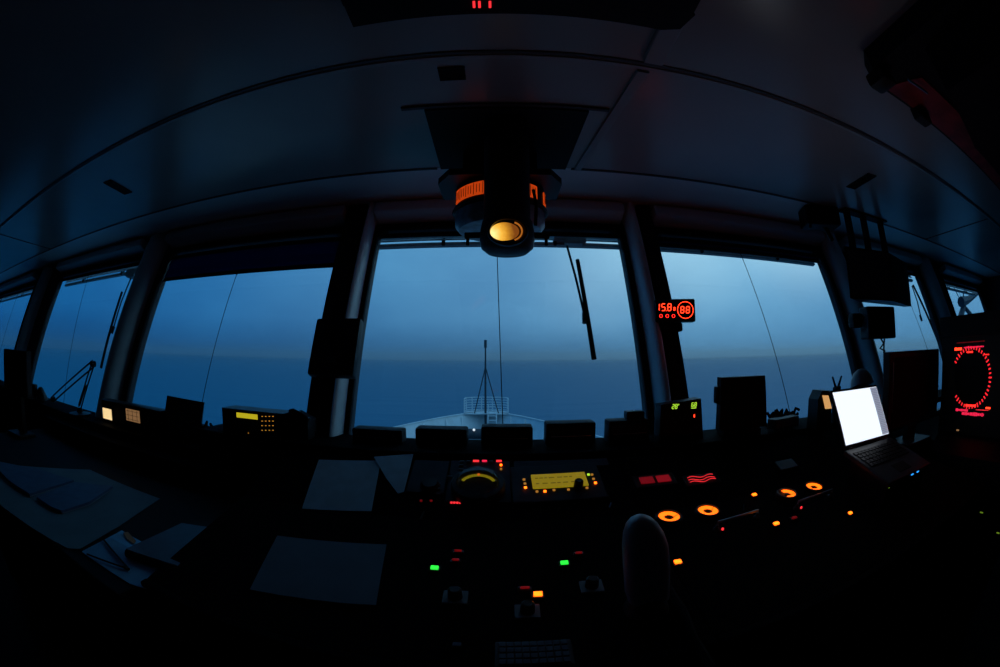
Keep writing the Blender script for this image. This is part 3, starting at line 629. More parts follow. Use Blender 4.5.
# ------------------------------------------------------------------ laptop on a raised box
Bl, Br = Vector((1.33, 1.12, 1.268)), Vector((1.68, 1.115, 1.268)); Tl, Tr = Vector((1.33, 1.235, 1.484)), Vector((1.68, 1.235, 1.479))
X = (Br - Bl).normalized(); w = .352; ce = (Bl + Br) / 2
BMx = frame(ce, X, (.04, .28, .075))
lt = thing('laptop', ce, 'open black laptop with a glowing white screen on the right console', 'laptop', M=BMx)
obj('base', B().box2((-.185, -.29, -.022), (.185, .005, 0), .006), DGREY, lt)
for r_ in range(5):
    for q in range(12):
        obj('key', B().box((-.155 + q * .0265 + (r_ % 2) * .004, -.045 - r_ * .026, .0015), (.022, .021, .004), .001), BLK, lt)
obj('touchpad', B().box((-.01, -.225, .0006), (.10, .06, .0015)), BLK2, lt)
for px in (.005, .055): obj('status_light', B().box((px, -.291, -.008), (.018, .004, .005), .001), BLUE, lt, 'small blue status light')
S3 = BMx.inverted()
sl_, sr_, tl_, tr_ = [S3 @ p for p in (Bl, Br, Tl, Tr)]
upv = ((tl_ + tr_) / 2 - (sl_ + sr_) / 2); sh = upv.length
SM = frame((0, .004, .004), (1, 0, 0), (0, upv.y, upv.z)); SHX = upv.x / sh
SM = frame((0, .004, .004), Vector((1, 0, 0)) , Vector((0, upv.y, upv.z)))
SM = SM @ Matrix.Rotation(-math.asin(max(-.3, min(.3, SHX))) * -.0, 4, 'Z')
lid = obj('lid', B(SM).box2((-.185, 0, -.012), (.185, sh + .012, 0), .005), BLK, lt)
obj('screen', B(SM).box2((-.172, .014, -.001), (.172, sh, .0015)), glow('laptop_screen_white', (.68, .75, .85), 1.40), lt, 'glowing white screen page')
obj('sidebar', B(SM).box2((.115, .016, .0012), (.170, sh - .002, .0022)), glow('laptop_sidebar_grey', (.34, .38, .50), .75), lt, 'greyish lilac strip down the right of the screen')
tl = B(SM)
for q in range(26): tl.box((.142, sh - .012 - q * (sh - .03) / 26, .0026), (random.uniform(.03, .048), .0022, .0006))
obj('sidebar_text', tl, glow('laptop_text_grey', (.2, .22, .34), .6), lt)
for k in (-1, 1): obj('hinge', B(SM).tube([(k * .13 - .02, -.002, -.006), (k * .13 + .02, -.002, -.006)], .007, 10), DGREY, lt)
ch_ = Matrix.Translation((0, 0, 0))
bx = thing('laptop_stand', (ce.x - .03, .97, 0), 'black wedge-shaped box under the laptop', 'stand')
# wedge standing on the sloping desk: built between desk face and laptop underside
bb = B(Matrix.Translation(-Vector((ce.x - .03, .97, 0))))
cor = [BMx @ Vector((x, y, -.026)) for x, y in ((-.16, -.27), (.16, -.27), (.16, -.03), (-.16, -.03))]
bot = []
for p in cor:
    n_ = LPM.to_3x3() @ Vector((0, 0, 1)); z = LPO.z + .001 - (n_.y * (p.y - LPO.y)) / n_.z; bot.append(Vector((p.x, p.y, z)))
bb.loft([bot, cor]); obj('housing', bb, BLK, bx)
s_ = B(Matrix.Translation(-Vector((ce.x - .03, .97, 0)))); s_.box((cor[0].x + .08, cor[0].y - .003, (cor[0].z + bot[0].z) / 2), (.05, .006, .03), .002); obj('catch', s_, DGREY, bx)

# ------------------------------------------------------------------ right corner: flat monitor, radar, overhead screen
a, b_ = aty(889, 352, 1.22), aty(938.5, 348, 1.22); w = b_.x - a.x
t = thing('desk_monitor', ((a.x + b_.x) / 2, 1.24, 1.166), 'broad black flat monitor right of the laptop with a thin pale left edge', 'monitor')
hh = (a.z + b_.z) / 2 - 1.168
obj('screen_housing', B().box((0, 0, hh / 2 + .05), (w, .05, hh - .1), .008), BLK, t); obj('screen', B().box((.01, -.027, hh / 2 + .05), (w * .9, .005, (hh - .1) * .86), .002), BLK2, t)
obj('edge_strip', B().box((-w / 2 + .035, -.029, hh / 2 + .07), (.005, .004, hh * .5), .001), GREY, t, 'pale metal strip')
obj('neck', B().box((0, .01, .05), (.1, .04, .09), .006), BLK, t); obj('foot', B().box((0, 0, .008), (.3, .18, .016), .006), BLK, t)
pd_ = thing('side_console', (2.9, 1.1, 0), 'plain black side console carrying the flat monitor at the right', 'console')
pb_ = B(Matrix.Translation((-2.9, -1.1, 0))); pb_.box2((2.03, 1.12, 0), (3.75, 1.51, 1.165), .01); obj('cabinet', pb_, CON, pd_)
pb_ = B(Matrix.Translation((-2.9, -1.1, 0))); pb_.box2((2.10, 1.105, .15), (2.9, 1.12, 1.0), .004); obj('door', pb_, CON, pd_)
# radar with red ring, standing at x = 2.3, facing the camera side
RX = 2.30
tl_p, tr_p = atx(941, 318, RX), atx(1003, 316, RX); bl_p = atx(946, 432, RX)
w = tl_p.y - tr_p.y; mz = (tl_p.z + bl_p.z) / 2; yc = (tl_p.y + tr_p.y) / 2
RW = .60; yc = tl_p.y - RW / 2
rm = thing('radar_display', (RX + .2, yc, 0), 'tall black radar cabinet with a glowing red dotted bearing ring, far right', 'radar')
Mi = Matrix.Translation((-(RX + .2), -yc, 0))
y0_, y1_ = yc - RW / 2, tl_p.y
obj('cabinet', B(Mi).prism([(RX - .12, y0_, 0), (RX + .5, y0_, 0), (RX + .5, y0_, tl_p.z), (RX + .012, y0_, tl_p.z), (RX + .012, y0_, 1.20), (RX - .12, y0_, 1.12)], (0, y1_ - y0_, 0)), BLK, rm)
PM = Mi @ frame((RX, 0, 0), (0, -1, 0), (0, 0, 1))       # local x runs to the right as seen, y up, z towards the camera side
rq = lambda px, py: (-atx(px, py, RX).y, atx(px, py, RX).z)
hood_ = B(PM); hood_.box2((-y1_, bl_p.z, -.012), (-y0_, tl_p.z, .002), .002); obj('front_plate', hood_, BLK, rm)
obj('visor', B(PM).box2((-y1_, tl_p.z - .11, 0), (-y0_, tl_p.z, .03), .006), BLK2, rm)
(rx, rz_), (lx, _), (tx_, tz_), (bx_, bz_) = rq(993, 378), rq(952, 378), rq(972, 350), rq(972, 405)
rc = ((rx + rq(950, 378)[0]) / 2, (tz_ + bz_) / 2); RR = (tz_ - bz_) / 2 * 1.08
ring = B(PM)
for k in range(44):
    a_ = 2 * math.pi * k / 44; L_ = .016 if k % 4 else .022
    if 150 < math.degrees(a_) < 218: continue
    ring.box((0, 0, .0035), (L_, .0075, .002), 0, Matrix.Translation((rc[0], rc[1], 0)) @ Matrix.Rotation(a_, 4, 'Z') @ Matrix.Translation((RR, 0, 0)))
obj('bearing_ring', ring, glow('red_ring', (1, .02, .03), 1.1), rm, 'glowing red dotted ring')
obj('screen_disc', B(PM).lathe([(RR * .93, .002), (0, .0025)], Matrix.Translation((rc[0], rc[1], 0)), 48), BLK2, rm)
random.seed(9)
def textrow(px0, px1, py, h, m_, gap=.5):
    (xa, za), (xb, zb) = rq(px0, py), rq(px1, py); g = B(PM); x = xa
    while x < xb - .004:
        wd = min(random.uniform(.006, .022), xb - x); g.box((x + wd / 2, (za + zb) / 2, .004), (wd, h * random.uniform(.6, 1), .002)); x += wd + random.uniform(.002, .006) * gap
    return g
for r_ in ((955, 962, 349, .020, REDH), (964, 984, 347, .010, REDP), (967, 973, 352, .012, RED), (985, 989, 354.5, .006, RED), (966, 976, 405.5, .014, RED), (956, 968, 410, .014, REDP), (962, 984, 414, .018, REDP), (986, 991, 408, .012, REDH), (976, 989, 410, .003, REDM)):
    obj('screen_readout', textrow(*r_), r_[4], rm)
obj('screen_readout', textrow(957, 985, 342, .006, REDD), REDD, rm)
for px, py in ((958, 430), (962, 431), (985, 428)):
    u, v = rq(px, py); obj('key', B(PM).box((u, v, .006), (.02, .008, .008), .002), BRWN if px < 960 else DGREY, rm)
kbp = B(Mi); kbp.box2((RX - .11, y0_ + .08, 1.125), (RX - .01, y1_ - .06, 1.135)); 
for px, py in ((981.5, 512.5), (998, 533)):
    p = on(px, py, (RX - .122, 0, 0), Vector((1, 0, 0))); s_ = B(Mi); s_.box(p, (.004, .022, .006), .001, ); obj('status_light', s_, YGD, rm)
# yellow-green pilots on the laptop stand side
for px, py in ((874, 476), (870, 487)):
    p = aty(px, py, cor[0].y - .004); s_ = B(Matrix.Translation(-Vector((ce.x - .03, .97, 0)))); s_.box((max(p.x, cor[0].x + .012), p.y, max(bot[0].z + .01, min(p.z, cor[0].z - .006))), (.008, .004, .008), .001); obj('status_light', s_, YGD, bx)

# overhead hanging monitor
mz1, mz0 = 2.275, 1.955
t = thing('overhead_monitor', (2.50, 1.72, mz0), 'large black monitor hung from the ceiling on three rods, over the right windows', 'monitor')
hh = mz1 - mz0
obj('screen_housing', B().prism([(-.42, .02, .01), (.0, -.08, 0), (.40, .02, -.005), (.50, .05, .0), (.46, .10, .0), (-.20, .12, .01)], (0, 0, hh)), BLK, t)
obj('side_panel', B().prism([(-.40, .010, .02), (-.01, -.083, .012), (-.01, -.086, hh - .012), (-.40, .007, hh - .014)], (0, .005, 0)), mat('slate_blue_panel', (.05, .06, .09), .5), t)
obj('screen', B().prism([(.02, -.080, .02), (.38, .010, .015), (.38, .006, hh - .02), (.02, -.084, hh - .02)], (0, .004, 0)), BLK2, t)
for px in (-.28, -.08, .16):
    obj('hanging_rod', B().box2((px - .020, .03, hh), (px + .020, .07, CZ - mz0 - .004), .003), BLK2, t)
obj('ceiling_plate', B().box2((-.34, .01, CZ - mz0 - .012), (.22, .09, CZ - mz0 - .001), .002), BLK2, t)
# black speaker on the ceiling, left of it
t = thing('ceiling_speaker', (2.0, 1.86, CZ), 'black box speaker fixed under the ceiling at the top of the right post', 'speaker', rz=-.35)
b0 = B(); b0.box((0, 0, -.065), (.27, .15, .125), .014); obj('cabinet', b0, BLK, t); obj('grille', B().box((0, -.077, -.065), (.22, .006, .09), .002), BLK2, t)
obj('bracket', B().tube([(-.11, -.05, -.12), (-.11, -.05, -.15)], .010), BLK, t); obj('bracket', B().tube([(.03, .0, -.12), (.09, .03, -.20)], .016), BLK, t)
a = aty(878, 323, 1.72); t = thing('wall_speaker', (a.x, 1.72, a.z), 'small black speaker box below the overhead monitor, in front of the window', 'speaker', rz=-.25)
obj('cabinet', B().box((0, 0, 0), (.28, .11, .20), .012), BLK, t); obj('grille', B().box((0, -.058, 0), (.23, .006, .15), .003), BLK2, t)
obj('bracket', B().box((-.17, .06, .02), (.10, .08, .09), .02), BLK2, t)
obj('cord', B().tube([(.02, 0, -.095), (.05, .0, -.13), (.02, .01, -.16), (.06, .0, -.175), (.08, .01, -.21), (.05, 0, -.19), (.07, .02, -.14), (.06, .0, -.10)], .007, 7), RUB, t)

# ------------------------------------------------------------------ middle overhead: periscope and rudder indicator
t = thing('compass_periscope', (.025, 1.40, CZ), 'thick black compass periscope tube hanging from the ceiling, yellow-lit mirror at its end', 'periscope')
zb = 2.035 - CZ
obj('tube', B().lathe([(.088, 0), (.086, -.04), (.082, zb + .10)], None, 40), BLK, t, smooth=True)
dn = zb + .10
obj('mirror_housing', B().lathe([(.082, dn), (.088, dn - .01), (.094, dn - .04), (.096, dn - .075), (.090, dn - .105), (.070, dn - .122), (0, dn - .128)], None, 40), BLK, t, smooth=True)
# round opening looking aft, with the lit mirror inside a rim
OM = frame((.0, -.088, dn - .074), (1, 0, 0), (0, -.12, 1))
obj('eyepiece_rim', B(OM).lathe([(.064, -.03), (.068, .012), (.064, .022), (.058, .022), (.057, .004), (.057, -.03)], Matrix.Diagonal((1, .72, 1, 1)), 40), BLK, t, smooth=True)
mm = bpy.data.materials.new('periscope_mirror'); mm.use_nodes = True; q = mm.node_tree; bs = q.nodes['Principled BSDF']
bs.inputs['Base Color'].default_value = (.05, .03, .01, 1); bs.inputs['Roughness'].default_value = .25
tcx = q.nodes.new('ShaderNodeTexCoord'); vm = q.nodes.new('ShaderNodeVectorMath'); vm.operation = 'DISTANCE'; q.links.new(tcx.outputs['Object'], vm.inputs[0]); vm.inputs[1].default_value = (-.062, -.098, dn - .088)
ns = q.nodes.new('ShaderNodeTexNoise'); ns.inputs['Scale'].default_value = 60; q.links.new(tcx.outputs['Object'], ns.inputs[0])
ad = mth(q, 'MULTIPLY_ADD', ns.outputs[0], .018); q.nodes[-1].inputs[2].default_value = 0
dd = mth(q, 'ADD', vm.outputs['Value'], ad)
q.links.new(ramp(q, mth(q, 'DIVIDE', dd, .12), [(.20, (1.4, 1.05, .38)), (.42, (1.1, .58, .07)), (.56, (.75, .32, .025)), (.78, (.22, .06, .008))], 'LINEAR'), bs.inputs['Emission Color']); bs.inputs['Emission Strength'].default_value = .95
lens = B(OM); lens.lathe([(.052, .0), (.048, .006), (.03, .010), (0, .012)], Matrix.Translation((-.010, .002, .004)) @ Matrix.Diagonal((.92, .60, 1, 1)), 36)
obj('lit_mirror', lens, mm, t, 'glowing yellow mirror', smooth=True)
obj('rear_plate', B(OM).lathe([(.056, 0), (0, .001)], Matrix.Diagonal((1, .66, 1, 1)), 36), mat('bronze_dark', (.05, .02, .01), .4), t)
obj('mirror_band', B(OM).ring(.034, .039, .008, Matrix.Translation((.010, .002, .008)) @ Matrix.Diagonal((1, .85, 1, 1)), 24, math.radians(-70), math.radians(70)), glow('orange_band', (.85, .25, .03), .45), t)
obj('cable', B().tube([(.095, .0, dn + .12), (.105, 0, dn + .06), (.10, .0, dn - .02)], .006, 8), BLK, t)
for sgn in (-1, 1):
    g = B(); g.tube([(sgn * .08, .02, dn - .05), (sgn * .15, .03, dn - .048)], .012, 8); g.tube([(sgn * .14, .03, dn - .04), (sgn * .14, .03, dn - .085)], .006, 8); obj('handle', g, BLK, t)
g = B(); g.prism([(-.30, 1.275 - 1.40, 0), (.30, 1.275 - 1.40, 0), (.285, 1.79 - 1.40, 0), (-.305, 1.79 - 1.40, 0)], (0, 0, -.014)); obj('ceiling_plate', g, BLK2, t)
# rudder angle indicator
IY = 1.68
t = thing('rudder_indicator', (.0, IY, CZ - .016), 'round ceiling-hung rudder indicator with orange-lit scales, behind the periscope', 'indicator')
ztop = aty(500, 172, IY).z - (CZ - .016); zmid = aty(500, 199, IY - .2).z - (CZ - .016); zbt = -.30
obj('hanger', B().box2((-.16, -.06, .001), (.16, .10, -.125), .006), BLK, t)
t0_ = t; t = bpy.data.objects.new('indicator_body', None)
obj('top_plate', B(Matrix.Translation((0, 0, -.10))).prism([(-.20, -.19, -.045), (.20, -.19, -.045), (.255, -.10, -.045), (.255, .08, -.045), (-.255, .08, -.045), (-.255, -.10, -.045)], (0, 0, -.028)), BLK, t0_); t = t0_; DRM = Matrix.Translation((0, 0, -.118))
obj('scale_drum', B(DRM).lathe([(.19, -.055), (.19, -.150), (.0, -.150)], None, 48), BLK, t, smooth=True)
for a0_, a1_ in ((-160, -108), (-66, -40), (-20, 20), (120, 160)):
    sc = B(DRM); sc.ring(.190, .195, .056, Matrix.Translation((0, 0, -.136)), 20, math.radians(a0_), math.radians(a1_)); s1 = obj('lit_scale', sc, RUDO, t, 'orange backlit scale')
    tk = B(DRM); n_ = int((a1_ - a0_) / 4)
    for k in range(n_):
        a_ = math.radians(a0_ + 2 + k * 4); tk.box((0, 0, 0), (.002, .0022, .036 if k % 3 else .05), 0, Matrix.Rotation(a_, 4, 'Z') @ Matrix.Translation((.1955, 0, -.108)))
    obj('scale_marks', tk, mat('burnt_marks_%d' % (a0_ + 200), (.03, .01, .005), .6), s1)
obj('drum_rim', B(DRM).lathe([(.180, -.150), (.200, -.150), (.203, -.158), (.198, -.166), (.18, -.166)], None, 48), BLK, t, smooth=True)
obj('glass_bowl', B(DRM).lathe([(.190, -.166), (.190, -.215), (.172, -.238), (.06, -.246), (0, -.246)], None, 40), mat('bowl_sky_sheen', (.34, .46, .52), .3, noise=.35, scale=22, bump=.2), t, 'lower bowl with pale sky light in its colour', smooth=True)  # opaque pale colour stands in for sky light on the bowl

# ------------------------------------------------------------------ ceiling fittings
t = thing('overhead_instrument_case', (.12, .45, CZ), 'wide black overhead panel with two tiny red lights at the top middle', 'panel')
obj('housing', B().prism([(-.50, .20, -.001), (.37, .20, -.001), (.35, .27, -.001), (.30, .29, -.001), (-.50, .29, -.001)], (0, 0, -.06)), BLK2, t)
obj('face', B().prism([(-.50, -.40, -.001), (.36, -.40, -.001), (.36, .198, -.001), (-.50, .198, -.001)], (0, 0, -.065)), BLK2, t)
for px in (474, 479.5, 490):
    p = atz(px, 4, CZ - .062); s_ = B(); s_.box((p.x - .12, p.y - .45, -.064), (.006, .022, .006), .001); obj('pilot_light', s_, REDM, t)
def vent(px, py, label, ang=0., sz=(.045, .25)):
    p = atz(px, py, CZ); t = thing('air_slot', (p.x, p.y, CZ), label, 'air slot', 'dark air slots in the ceiling', rz=ang)
    f = B(); x, y = sz
    f.box2((-x / 2, -y / 2, -.006), (-x / 2 + .006, y / 2, -.0005)); f.box2((x / 2 - .006, -y / 2, -.006), (x / 2, y / 2, -.0005)); f.box2((-x / 2, -y / 2, -.006), (x / 2, -y / 2 + .006, -.0005)); f.box2((-x / 2, y / 2 - .006, -.006), (x / 2, y / 2, -.0005))
    obj('slot_frame', f, BLK2, t); obj('grille', B().box2((-x / 2 + .006, -y / 2 + .006, -.004), (x / 2 - .006, y / 2 - .006, -.0005)), RUB, t)
vent(861, 181, 'small dark oblong slot in the ceiling on the right side', -.1, (.08, .22)); vent(118, 187, 'small dark oblong slot in the ceiling on the left side', .1, (.08, .22))
vent(452, 73, 'small dark square slot in the ceiling before the periscope plate', 0, (.085, .07))
# overhead console at upper right
t = thing('overhead_console', (2.2, .30, CZ), 'big black overhead console cutting off the upper right corner', 'console')
REDW = mat('red_reflection_paint', (.34, .03, .03), .4, noise=.4, scale=9)  # red reflections under the console, painted in as base colour
obj('housing', B().prism([(-1.09, .24, -.001), (-1.09, -.9, -.001), (3.5, -.9, -.001), (3.5, .30, -.001), (-1.03, .30, -.001)], (0, 0, -.075)), BLK2, t)
obj('hanging_case', B().prism([(-1.00, .02, -.077), (-1.00, -.8, -.077), (2.6, -.8, -.077), (2.6, .12, -.077), (-.55, .12, -.077)], (0, 0, -.15)), BLK2, t)
obj('red_reflection_strip', B().prism([(-.90, .13, -.077), (3.3, .13, -.077), (3.3, .285, -.077), (-.98, .285, -.077)], (0, 0, -.006)), REDW, t, 'dull strip with red reflections put into its colour')
obj('bumper', B().box((-1.05, .25, -.10), (.08, .09, .05), .015), BLK, t, smooth=True)
g = B(); g.tube([(-.97, .17, -.10), (-.83, .16, -.10)], .005, 8); obj('grab_rail', g, CHROME, t)
g = B(); g.box((-.72, .28, -.10), (.10, .05, .05), .008); obj('catch', g, BLK, t); g = B(); g.box((.42, .26, -.087), (.10, .006, .008)); obj('latch', g, GREY, t)

# ------------------------------------------------------------------ devices on the middle posts
_p = FAC.inverted() @ on(333, 347.5, FAC @ Vector((0, 0, .17)), FAC.to_3x3() @ Vector((0, 0, 1))); icx, icy = _p.x + .032, _p.y
t = thing('intercom_box', FAC @ Vector((-.845, 0, .092)), 'black intercom box fixed on the left middle post', 'intercom', M=FAC @ Matrix.Translation((icx, icy, .135)))
obj('housing', B().box((-.02, 0, .03), (.235, .285, .058), .014), BLK, t, smooth=30)
obj('speaker_grille', B().lathe([(.05, 0), (.05, .004), (0, .005)], Matrix.Translation((-.02, .05, .059)), 24), BLK2, t); obj('button', B().box((-.02, -.07, .062), (.05, .03, .008), .003), DGREY, t)
# speed display 15.8 / 88
o_ = Vector((0, 1.86, 0)); c_ = aty(675.5, 310, 1.86)
t = thing('speed_display', c_, 'black display with red glowing numbers 15.8 and 88, on the right middle post', 'display', M=frame(c_, (.965, -.26, 0), (0, 0, 1)))
Mi = t.matrix_world.copy().inverted()
FI = frame(c_, (.965, -.26, 0), (0, 0, 1)); FN = FI.to_3x3() @ Vector((0, 0, 1))
dq = lambda px, py: (lambda p: (p.x, p.y))(FI.inverted() @ on(px, py, c_, FN))
x0, y1 = dq(655, 299); x1, y0 = dq(696, 321.5)
obj('housing', B().box2((x0, y0, -.07), (x1, y1, -.001), .008), BLK, t, smooth=30)
g = B(); g.box2((x0 - .01, y0 - .045, -.10), (x0 + .14, y0 - .002, -.02), .01); obj('mount', g, BLK, t)
g = B(); hgt = dq(660, 304)[1] - dq(660, 310.8)[1]
for ch, px in (('1', 655.8), ('5', 661.6), ('8', 667.6)):
    u, v = dq(px, 310.6); g.seg7(ch, u, v, hgt, .125)
u, v = dq(666.4, 310.8); g.box((u, v, .0005), (.003, .003, .001)); u, v = dq(673.6, 310.4); g.seg7('8', u, v, hgt * .45, .2)
obj('speed_digits', g, REDH, t, 'red number 15.8')
g = B(); hg2 = dq(680, 306.6)[1] - dq(680, 313)[1]
for ch, px in (('8', 680.6), ('8', 686.2)):
    u, v = dq(px, 313); g.seg7(ch, u, v, hg2, .13)
obj('heading_digits', g, REDH, t, 'red number 88')
u, v = dq(685.4, 310); rr = dq(693.5, 310)[0] - u; obj('ring', B().ring(rr - .003, rr, .001, Matrix.Translation((u, v, 0)), 40), REDH, t, 'red ring')
for px in (661, 667.2, 673.5):
    u, v = dq(px, 316); obj('small_ring', B().ring(.0062, .0085, .001, Matrix.Translation((u, v, 0)), 20), RED, t)

# ------------------------------------------------------------------ roller blinds and their cords
def blind(i, drop, cx, label, ang=0., cord=True, zt=.72):
    x0, x1 = WIN[i]; t = thing('roller_blind', FAC @ Vector(((x0 + x1) / 2, fz(zt), 0)), label, 'blind', 'roller blinds at the window heads', M=FAC @ Matrix.Translation(((x0 + x1) / 2, fz(zt), 0)))
    w = x1 - x0 - .02; yb_ = -(zt - drop) * CS
    g = B(); g.tube([(-w / 2, -.012, -.018), (w / 2, -.012, -.018)], .014, 12); obj('roller', g, BLK2, t, smooth=True)
    if zt - drop > .05:
        g = B(); pts = [(-.004, -.020), (yb_ * .3, -.012), (yb_ * .55, -.020), (yb_ * .8, -.012), (yb_ + .01, -.018)]
        for (ya_, za_), (yc_, zc_) in zip(pts, pts[1:]): g._add([(-w / 2, ya_, za_), (w / 2, ya_, za_), (w / 2, yc_, zc_), (-w / 2, yc_, zc_), (-w / 2, ya_, za_ - .001), (w / 2, ya_, za_ - .001), (w / 2, yc_, zc_ - .001), (-w / 2, yc_, zc_ - .001)], [(0, 1, 2, 3), (7, 6, 5, 4), (0, 3, 7, 4), (1, 5, 6, 2), (0, 4, 5, 1), (3, 2, 6, 7)])
        obj('fabric', g, BLIND, t)
        g = B(); g.box((0, yb_, -.016), (w, .026, .014), .004); obj('bottom_bar', g, BLK, t)
    if cord:
        u = cx - (x0 + x1) / 2; g = B(); g.tube([(u, yb_ if zt - drop > .05 else -.02, -.012), (u + ang, fz(WZ0) - fz(zt) + .02, -.010)], .0022, 6); obj('pull_cord', g, RUB, t)
        g = B(); g.tube([(u, (yb_ if zt - drop > .05 else -.02) - .002, -.012), (u, (yb_ if zt - drop > .05 else -.02) - .02, -.012)], .006, 8); obj('cord_end', g, BLK, t)
blind(0, .70, -6.6, 'rolled-up blind over the window at the far left edge')
blind(1, .70, -3.9, 'rolled-up blind over the window left of the first big post', .33)
blind(2, .53, -1.67, 'dark blue blind pulled partly down in the big left window', -.02)
blind(3, .70, -.02, 'rolled-up blind over the middle window behind the periscope', .04)
blind(4, .665, 1.53, 'dark blue blind just showing over the big right window', .09)
blind(5, .70, 3.55, 'rolled-up blind over the narrow window behind the overhead monitor', .2)
blind(6, .70, 5.3, 'rolled-up blind over the last window at far right', .3)

# ------------------------------------------------------------------ window wipers outside
def wiper(i, carr, armpx, bladepx, label, zr=.715, arm2=None):
    x0, x1 = WIN[i]; t = thing('window_wiper', (0, 0, 0), label, 'wiper', 'straight-line window wipers outside the glass', M=FAC @ Matrix.Translation(((x0 + x1) / 2, fz(zr), -.13)))
    w = x1 - x0 + .10
    g = B(); g.box((0, 0, 0), (w, .022, .03), .004); r_ = obj('rail', g, GUT, t)
    g = B(); g.box((0, .030, .012), (w, .008, .008), .002); g.box((0, .052, 0), (w, .014, .02), .002); obj('rail', g, GUT, t)
    for k in (-.22, .22): g = B(); g.box((w * k, 0, .02), (.02, .03, .02), .003); g.box((w * k, .04, .0), (.012, .08, .012)); obj('bracket', g, BLK2, t)
    if carr is None: return
    W_ = FAC @ Matrix.Translation(((x0 + x1) / 2, fz(zr), -.10)); n_ = W_.to_3x3() @ Vector((0, 0, 1))
    def wp(px, py): p = W_.inverted() @ on(px, py, W_.translation, n_); return Vector((p.x, p.y, .03))
    c_ = wp(*carr); g = B(); g.box((c_.x, c_.y + .03, .02), (.20, .07, .05), .010); g.box((c_.x + .02, c_.y - .01, .02), (.11, .03, .05), .008); obj('carriage', g, GUT, t)
    a, b_ = [wp(*q) for q in armpx]; g = B(); g.tube([a, (a + b_) / 2 + Vector((0, 0, .01)), b_], .007, 8); g.tube([b_ - Vector((.004, .03, 0)), b_ + Vector((0, .03, 0))], .014, 8); obj('arm', g, BLK, t)
    a, b_ = [wp(*q) for q in bladepx]; g = B(); g.tube([a, b_], [.012, .014], 8); obj('blade', g, RUB, t)
wiper(0, None, None, None, 'bare wiper rail outside the window at the far left edge')
wiper(1, (131, 275), ((131, 278), (113, 330)), ((122, 292), (101, 368)), 'wiper with slanting blade outside the second window from left')
wiper(3, (570, 241), ((567, 246), (585, 318)), ((577.5, 260), (594, 359)), 'wiper with a long black blade at the right of the middle window')
wiper(4, None, None, None, 'bare wiper rail outside the big right window')
wiper(5, (912, 272), ((912, 286), (921, 318)), ((913, 285), (939, 344)), 'wiper with black blade outside the window behind the overhead monitor')
wiper(6, None, None, None, 'bare wiper rail outside the last window at far right')

# davit crane outside at far right
p0 = onf(963, 318); D = 3.2
def far(px, py): d = ray(px, py); return EYE + d * (12 / d.y * .55)
t = thing('davit_crane', far(968, 345), 'dark jointed davit crane seen outside through the last right window', 'crane')
o0 = far(968, 345)
q_ = far(962, 344) - o0; obj('pedestal', B().tube([q_, Vector((q_.x, q_.y, -13.9 - o0.z))], .12, 10), MASTM, t)
g = B(); g.tube([far(962, 345) - o0, far(960, 318) - o0, far(964, 306) - o0], [.16, .14, .13], 10); obj('post', g, MASTM, t, smooth=True)
g = B(); g.tube([far(961, 302) - o0, far(968, 300) - o0, far(979, 291) - o0], [.20, .15, .12], 8); g.tube([far(966, 309) - o0, far(972, 316) - o0, far(980, 322) - o0], [.09, .09, .09], 8); obj('jib', g, MASTM, t, smooth=True)
g = B(); g.tube([far(946, 272) - o0, far(961, 302) - o0], .02, 6); g.tube([far(964, 300) - o0, far(963, 292) - o0, far(972, 285) - o0], .03, 6); obj('cable', g, MASTM, t)

# ------------------------------------------------------------------ big rounded control lever on the console
lv0 = lp(647, 606); lvp = LPM @ Vector((lv0[0], lv0[1], .001))
t = thing('control_lever', lvp, 'large rounded grey-blue control lever standing on the console, left of the first orange gauge', 'lever')
def oval(cx_, cy_, z, rx_, ry_, n=24, p=2.4):
    out = []
    for k in range(n):
        a_ = 2 * math.pi * k / n; c0, s0 = math.cos(a_), math.sin(a_)
        out.append(Vector((cx_ + rx_ * abs(c0) ** (2 / p) * (1 if c0 > 0 else -1), cy_ + ry_ * abs(s0) ** (2 / p) * (1 if s0 > 0 else -1), z)))
    return out
ly_ = lvp.y; rg = []
for py, xa, xb, dp in ((607, 628, 666, .030), (590, 626, 668, .034), (565, 624, 668.5, .036), (545, 623, 666.5, .036), (532, 624, 662, .034), (524, 626.5, 657, .030), (519, 631, 652, .024), (516.5, 636, 647, .016), (515.5, 639.5, 643.5, .006)):
    A_, B_ = aty(xa, py, ly_) - lvp, aty(xb, py, ly_) - lvp; rg.append(oval((A_.x + B_.x) / 2, 0, max(.03, (A_.z + B_.z) / 2), (B_.x - A_.x) / 2, dp))
obj('lever_head', B().loft(rg), LEATH, t, smooth=60)
ztop = rg[-1][0].z; wl = .045
obj('lever_boot', B().loft([oval(0, 0, 0, wl * 1.15, .055), oval(0, 0, .012, wl * 1.1, .052), oval(0, 0, ztop * .1, wl * .85, .035), oval(0, 0, ztop * .22, wl * .8, .03)]), BLK, t, smooth=50)
q0, q1 = lp(668, 588), lp(712, 668)
g = LB(Matrix.Identity(4)); 
p0_, p1_ = LPM @ Vector((q0[0], q0[1], .012)), LPM @ Vector((q1[0], q1[1], .012))
o = obj('cord', B().tube([(p0_ - p0_), (p1_ - p0_) * .33 + Vector((.006, 0, 0)), (p1_ - p0_) * .66 + Vector((-.004, 0, 0)), (p1_ - p0_)], .010, 8), mat('dim_cord', (.012, .012, .014), .8, spec=.1), smooth=True); o.location = p0_
tag(o, 'dim grey cord lying on the console, running from the lever towards the near edge', 'cord')

